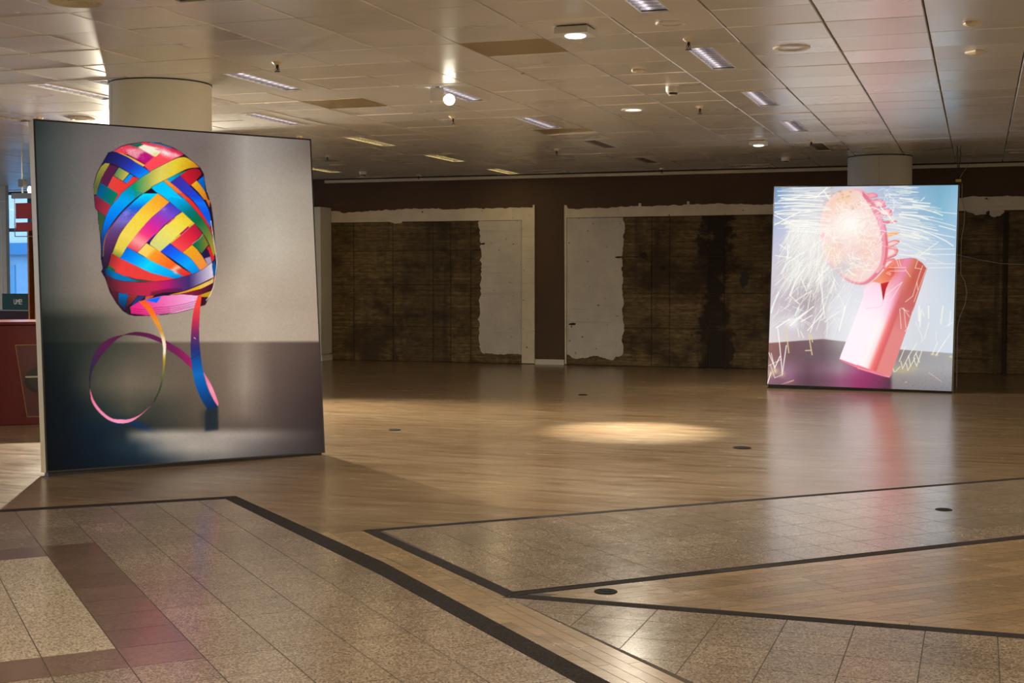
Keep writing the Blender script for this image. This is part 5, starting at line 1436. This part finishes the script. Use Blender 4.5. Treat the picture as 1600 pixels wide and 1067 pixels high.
# light of the lamps that are on
LAMP = (1.0, 0.89, 0.70)
spot('downlight_beam', (-3.29, 13.36, 3.05), (-2.98, 12.15, 0), 3600, (1.0, 0.95, 0.80), 33, 1.0, 0.05)
spot('downlight_spill', (-3.29, 13.36, 3.05), (-3.2, 12.9, 0), 260, LAMP, 140, 0.6, 0.06)
spot('surface_lamp_beam', (-2.59, 8.89, 3.0), (-2.59, 8.89, 0), 500, (1.0, 0.92, 0.78), 150, 0.7, 0.08)
spot('surface_lamp_beam', (-2.58, 16.88, 3.0), (-2.58, 16.88, 0), 360, LAMP, 150, 0.7, 0.08)
spot('hidden_spot_beam', (-9.6, 13.9, 3.0), (-5.0, 9.6, 0), 4600, LAMP, 100, 0.6, 0.05)
for x, y, p in ((-7.1, 15.42, 2.0), (-7.1, 17.9, 3), (-7.1, 20.0, 4), (-9.68, 19.14, 4)):
    area_light('yellow_tube_light', (x, y, H - 0.012), 0.15, 1.0, p, (1.0, 0.80, 0.42))
# ------------------------------------------------------------------ small things on the floor
BLACK_MATT = plain('black_matt_cover', (0.010, 0.009, 0.008), 0.8, spec=0.1)
def floor_cover(x, y, r, label):
    root = empty('floor_socket', (x, y, 0)); tag(root, label, 'floor socket', 'round floor socket covers')
    MB().lathe([(r, 0.0), (r, Z_PIECE + 0.002), (r * 0.9, Z_PIECE + 0.004), (r * 0.86, Z_PIECE + 0.0025)], 28).build('ring', BLACK_MATT, root, smooth=True)
    MB().lathe([(r * 0.86, Z_PIECE + 0.0022), (0.001, Z_PIECE + 0.0026)], 28).build('lid', BLACK_MATT, root)
    MB().box(-r * 0.5, r * 0.5, -0.004, 0.004, Z_PIECE + 0.002, Z_PIECE + 0.0042).build('slot', BLACK_MATT, root)
floor_cover(-1.555, 5.84, 0.052, 'black round floor socket cover in the tip of the wooden wedge')
floor_cover(-4.48, 15.73, 0.055, 'tiny dark floor socket cover far back below the brown pier')
floor_cover(-5.08, 11.51, 0.055, 'dark floor socket cover right of the ribbon picture')
floor_cover(-1.83, 11.22, 0.075, 'dark floor socket cover just left of the fan picture reflection')
floor_cover(-0.18, 8.59, 0.05, 'brown floor socket cover in the middle stone field')

# ------------------------------------------------------------------ cables by the right light box
root = empty('cable_bundle', (-0.27, 18.3, 2.62)); tag(root, 'dark cables hanging from the ceiling onto the fan picture corner', 'cable')
def wob(a, b, n, amp, seed):
    r = random.Random(seed)
    a, b = Vector(a), Vector(b)
    return [a.lerp(b, i / n) + (Vector((r.uniform(-amp, amp), r.uniform(-amp, amp), 0)) if 0 < i < n else Vector((0, 0, 0))) for i in range(n + 1)]
for i, (a, b) in enumerate((((-0.02, 0.0, 0.46), (0.0, 0.0, 0.02)), ((0.03, 0.02, 0.46), (0.01, 0.02, 0.04)), ((0.22, 0.3, 0.42), (0.02, 0.0, 0.05)))):
    MB().tube(wob(a, b, 8, 0.012, i), 0.006 if i < 2 else 0.004).build('cable', BLACK if i < 2 else CABLE, root)
MB().tube([(-0.13, 0, 0.10), (-0.08, 0, 0.16), (0.0, 0, 0.17), (0.07, 0, 0.13), (0.06, 0, 0.04), (0.0, 0, -0.02), (-0.08, 0.02, 0.0)], 0.005).build('cable_loop', BLACK, root)
MB().bevel_box(-0.03, 0.04, -0.02, 0.02, 0.0, 0.035, 0.005).build('connector', plain('yellow_connector', (0.55, 0.42, 0.10), 0.5), root)
root = empty('cable', (-0.22, 18.3, 0)); tag(root, 'thin pale cable trailing down the right side of the fan picture', 'cable')
MB().tube([(0.0, 0, 2.60), (0.0, 0.02, 2.41), (0.035, 0.03, 2.25), (0.03, 0.03, 2.09), (0.0, 0.02, 1.9), (0.0, 0.0, 1.68), (0.0, 0.02, 1.45), (0.05, 0.03, 1.36), (0.075, 0.03, 1.22), (0.06, 0.03, 1.08), (0.0, 0.02, 0.92), (-0.03, 0.0, 0.78), (-0.03, 0.0, 0.5), (-0.03, 0.02, 0.006)], 0.0045).build('cord', CABLE, root)
cb = MB().tube([(-0.9, YW - 0.035, 2.0), (-0.45, YW - 0.035, 1.80), (-0.27, YW - 0.035, 1.735), (0.0, YW - 0.035, 1.67), (0.3, YW - 0.035, 1.615), (0.62, YW - 0.035, 1.60), (1.1, YW - 0.035, 1.63), (2.2, YW - 0.035, 1.75)], 0.006).build('wall_cable', CABLE)
tag(cb, 'slack pale cable running across the concrete wall at the right', 'cable')

# ------------------------------------------------------------------ far left: counter, shop window and shop fittings
RED = plain('red_lacquer', (0.075, 0.003, 0.005), 0.25, var=0.1, spec=0.3)
RED_DARK = plain('dark_red_panel', (0.05, 0.003, 0.004), 0.3)
RED_SIGN = plain('red_sign_card', (0.40, 0.012, 0.018), 0.5)
BRASS = plain('brass_edge', (0.45, 0.26, 0.10), 0.35, metal=0.8)
SHELF_WOOD = plain('orange_brown_wood', (0.30, 0.11, 0.03), 0.45, var=0.25, scale=14)
STEEL = plain('grey_steel', (0.42, 0.40, 0.36), 0.35, metal=0.7)
cd = Vector((0.78622, 0.61795, 0)); ang = math.atan2(cd.y, cd.x)
root = empty('sales_counter', (-8.781, 10.64, 0), ang); tag(root, 'glossy dark red counter at the left edge behind the ribbon picture', 'counter')
MB().bevel_box(-1.5, 1.05, 0.0, 0.75, 0.0, 0.955, 0.006).build('body', RED, root)
MB().bevel_box(-1.53, 1.08, -0.02, 0.78, 0.955, 0.985, 0.004).build('worktop', RED, root)
trap = [(0.149, 0.765), (0.245, 0.075), (0.62, 0.075), (0.70, 0.765)]
MB().wallpoly(trap[::1], -0.003, 0.004).build('inset_panel', RED_DARK, root)
edge = MB()
for a, b in zip(trap, trap[1:] + trap[:1]):
    edge.tube([(a[0], -0.004, a[1]), (b[0], -0.004, b[1])], 0.0035)
edge.build('brass_edging', BRASS, root)
op = MB().lathe([(0.125, 0.0), (0.125, 0.012), (0.10, 0.014)], 32)
o = op.build('porthole_ring', BLACK, root, smooth=True, loc=(0.355, -0.002, 0.43)); o.rotation_euler = (math.pi / 2, 0, 0)
o2 = MB().lathe([(0.118, 0.006), (0.001, 0.006)], 32).build('porthole', BLACK, root, loc=(0.355, -0.002, 0.43)); o2.rotation_euler = (math.pi / 2, 0, 0)
MB().box(0.235, 0.36, -0.016, -0.009, 0.452, 0.466).build('handle', STEEL, root)

# shop window behind
win = MB()
for x in (-24.0, -21.6, -19.6, -18.35, -17.75, -16.9, -15.9):
    win.box(x - 0.04, x + 0.04, 22.46, 22.56, 0, H + 0.1)
for z in (0.0, 1.0, 2.32, 3.05):
    win.box(-24, -15.9, 22.47, 22.55, z, z + 0.07)
win = win.build('window_1', plain('window_frame', (0.10, 0.11, 0.12), 0.4)); tag(win, 'shop window with dark frame at the far left', kind='structure')
MB().box(-24, -15.9, 22.49, 22.53, 0.07, 1.0).build('sill_panel', plain('dark_sill_panel', (0.03, 0.03, 0.035), 0.4), win)
gm = Mat('window_glass')
tr_ = gm.n('ShaderNodeBsdfTransparent'); gl = gm.n('ShaderNodeBsdfGlossy'); gl.inputs['Roughness'].default_value = 0.02
fr_ = gm.n('ShaderNodeFresnel'); fr_.inputs['IOR'].default_value = 1.45
mx = gm.n('ShaderNodeMixShader'); tr_.inputs['Color'].default_value = (0.90, 0.95, 0.97, 1)
gm.l(fr_.outputs[0], mx.inputs[0]); gm.l(tr_.outputs[0], mx.inputs[1]); gm.l(gl.outputs[0], mx.inputs[2])
gm.l(mx.outputs[0], gm.nt.nodes['Material Output'].inputs['Surface'])
for x0, x1 in ((-23.96, -21.64), (-21.56, -19.64), (-19.56, -18.39), (-18.31, -17.79), (-17.71, -16.94), (-16.86, -15.94)):
    for z0, z1 in ((1.07, 2.32), (2.39, 3.05)):
        MB().box(x0, x1, 22.505, 22.515, z0, z1).build('pane', gm.m, win)
lw = MB()
for y in (4.0, 8.0, 12.0, 16.0, 20.0, 24.0):
    lw.box(-24.2, -24.1, y - 0.05, y + 0.05, 0.6, H + 0.1)
lw = lw.build('window_2', WHITE_METAL); tag(lw, kind='structure')
for y in (4.0, 8.0, 12.0, 16.0, 20.0):
    MB().box(-24.155, -24.145, y + 0.05, y + 3.95, 0.62, H + 0.1).build('pane', gm.m, lw)
wf2 = MB().box(-15.9, -15.6, YW, 22.56, 0, H + 0.1).build('wall_stub', WHITE_WALL); tag(wf2, kind='structure')

# street seen through the window
gr = MB().box(-60, 10, 24, 60, -0.3, -0.05).build('ground', plain('street_paving', (0.35, 0.34, 0.33), 0.8)); tag(gr, kind='structure')
bl = empty('building', (-31, 34, 0)); tag(bl, 'pale building across the street seen through the shop window', 'building')
MB().box(-8, 9, 0, 4, -0.1, 2.1).build('ground_floor', plain('pale_blue_render', (0.26, 0.42, 0.58), 0.8), bl)
MB().box(-8, 9, -0.25, 4, 2.1, 2.45).build('fascia', plain('blue_fascia', (0.06, 0.22, 0.42), 0.6), bl)
MB().box(-8, 9, 0, 4, 2.45, 6.5).build('upper_wall', plain('white_render', (0.66, 0.68, 0.70), 0.8), bl)
SHOPGLASS = plain('far_shop_glass', (0.10, 0.30, 0.48), 0.1)
for i in range(7):
    w = MB().box(-7.4 + i * 2.3, -5.6 + i * 2.3, -0.03, 0.02, 0.2, 1.8).build('window', SHOPGLASS, bl)
    MB().box(-6.55 + i * 2.3, -6.43 + i * 2.3, -0.06, -0.02, 0.2, 1.8).build('mullion', WHITE_METAL, w)

pil = MB().bevel_box(-18.2, -16.752, 20.55, 20.63, 0, H + 0.05, 0.01)
pil = pil.build('wall_pier', WHITE_WALL); tag(pil, 'cream square pier at the left edge before the shop window', kind='structure')
MB().box(-16.86, -16.845, 20.545, 20.56, 0, 2.78).box(-18.2, -16.74, 20.53, 20.56, 2.78, 2.81).build('casing_strip', WHITE_METAL, pil)

# shelf rack, sign and low cabinet beside the window
root = empty('shelf_rack', (-14.2, 18.0, 0)); tag(root, 'orange-brown shelf rack at the left behind the ribbon picture', 'shelf')
for x in (-0.07, 0.05, 1.2):
    MB().box(x, x + 0.028, 0, 0.3, 0, 2.25).build('upright', SHELF_WOOD, root)
for z in (0.94, 1.25, 1.58, 1.90, 2.22):
    MB().box(0.05, 1.2, 0.0, 0.3, z, z + 0.025).build('shelf_board', SHELF_WOOD, root)
root = empty('low_cabinet', (-15.3, 18.9, 0)); tag(root, 'dark low cabinet under the lettered sign at the left', 'cabinet')
MB().bevel_box(-0.35, 1.0, 0.0, 0.4, 0.0, 0.85, 0.005).build('body', plain('black_red_lacquer', (0.035, 0.008, 0.01), 0.3), root)
MB().bevel_box(-0.37, 1.02, -0.02, 0.42, 0.85, 0.87, 0.004).build('top', STEEL, root)
root = empty('lettered_sign', (-15.24, 19.06, 0.87)); tag(root, 'dark green sign with white letters UME at the far left', 'sign')
MB().bevel_box(-0.40, 0.34, 0.0, 0.03, 0.0, 0.27, 0.003).build('board', plain('dark_green_board', (0.004, 0.035, 0.028), 0.4), root)
fc = bpy.data.curves.new('lettering', 'FONT'); fc.body = 'UME!'; fc.size = 0.125; fc.extrude = 0.002
tmp = bpy.data.objects.new('lettering_curve', fc); COL.objects.link(tmp)
bpy.context.view_layer.update()
lm = bpy.data.meshes.new_from_object(tmp.evaluated_get(bpy.context.evaluated_depsgraph_get()))
bpy.data.objects.remove(tmp)
lm.materials.clear(); lm.materials.append(plain('white_lettering', (0.85, 0.85, 0.82), 0.6))
fo = link('lettering', lm, root, (-0.165, -0.002, 0.09), (math.pi / 2, 0, 0)); fo.scale = (0.62, 1, 1)

# hanging display with two red cards
root = empty('hanging_display', (-12.0, 15.0, 1.9)); tag(root, 'hanging steel frame with two red cards at the left', 'display')
MB().tube([(0.05, 0, 0.62), (0.05, 0, H - 1.9)], 0.012).build('stem', STEEL, root)
MB().bevel_box(0.01, 0.09, -0.04, 0.04, 0.70, 0.80, 0.004).build('mount', STEEL, root)
MB().bevel_box(-0.11, 0.75, -0.03, 0.03, 0.55, 0.62, 0.004).build('bar', STEEL, root)
MB().tube([(-0.085, 0, 0.56), (-0.085, 0, 0.05), (0.7, 0, 0.05), (0.7, 0, 0.56)], 0.007).build('wire_frame', STEEL, root)
MB().box(-0.065, 0.68, -0.006, 0.006, 0.285, 0.49).build('red_card', RED_SIGN, root)
MB().box(-0.065, 0.68, -0.006, 0.006, 0.125, 0.235).build('red_card', RED_SIGN, root)
MB().lathe([(0.02, 0.62), (0.03, 0.66), (0.02, 0.70), (0.001, 0.71)], 14, cx=0.16).build('bulb', LENS_WARM, root, smooth=True)
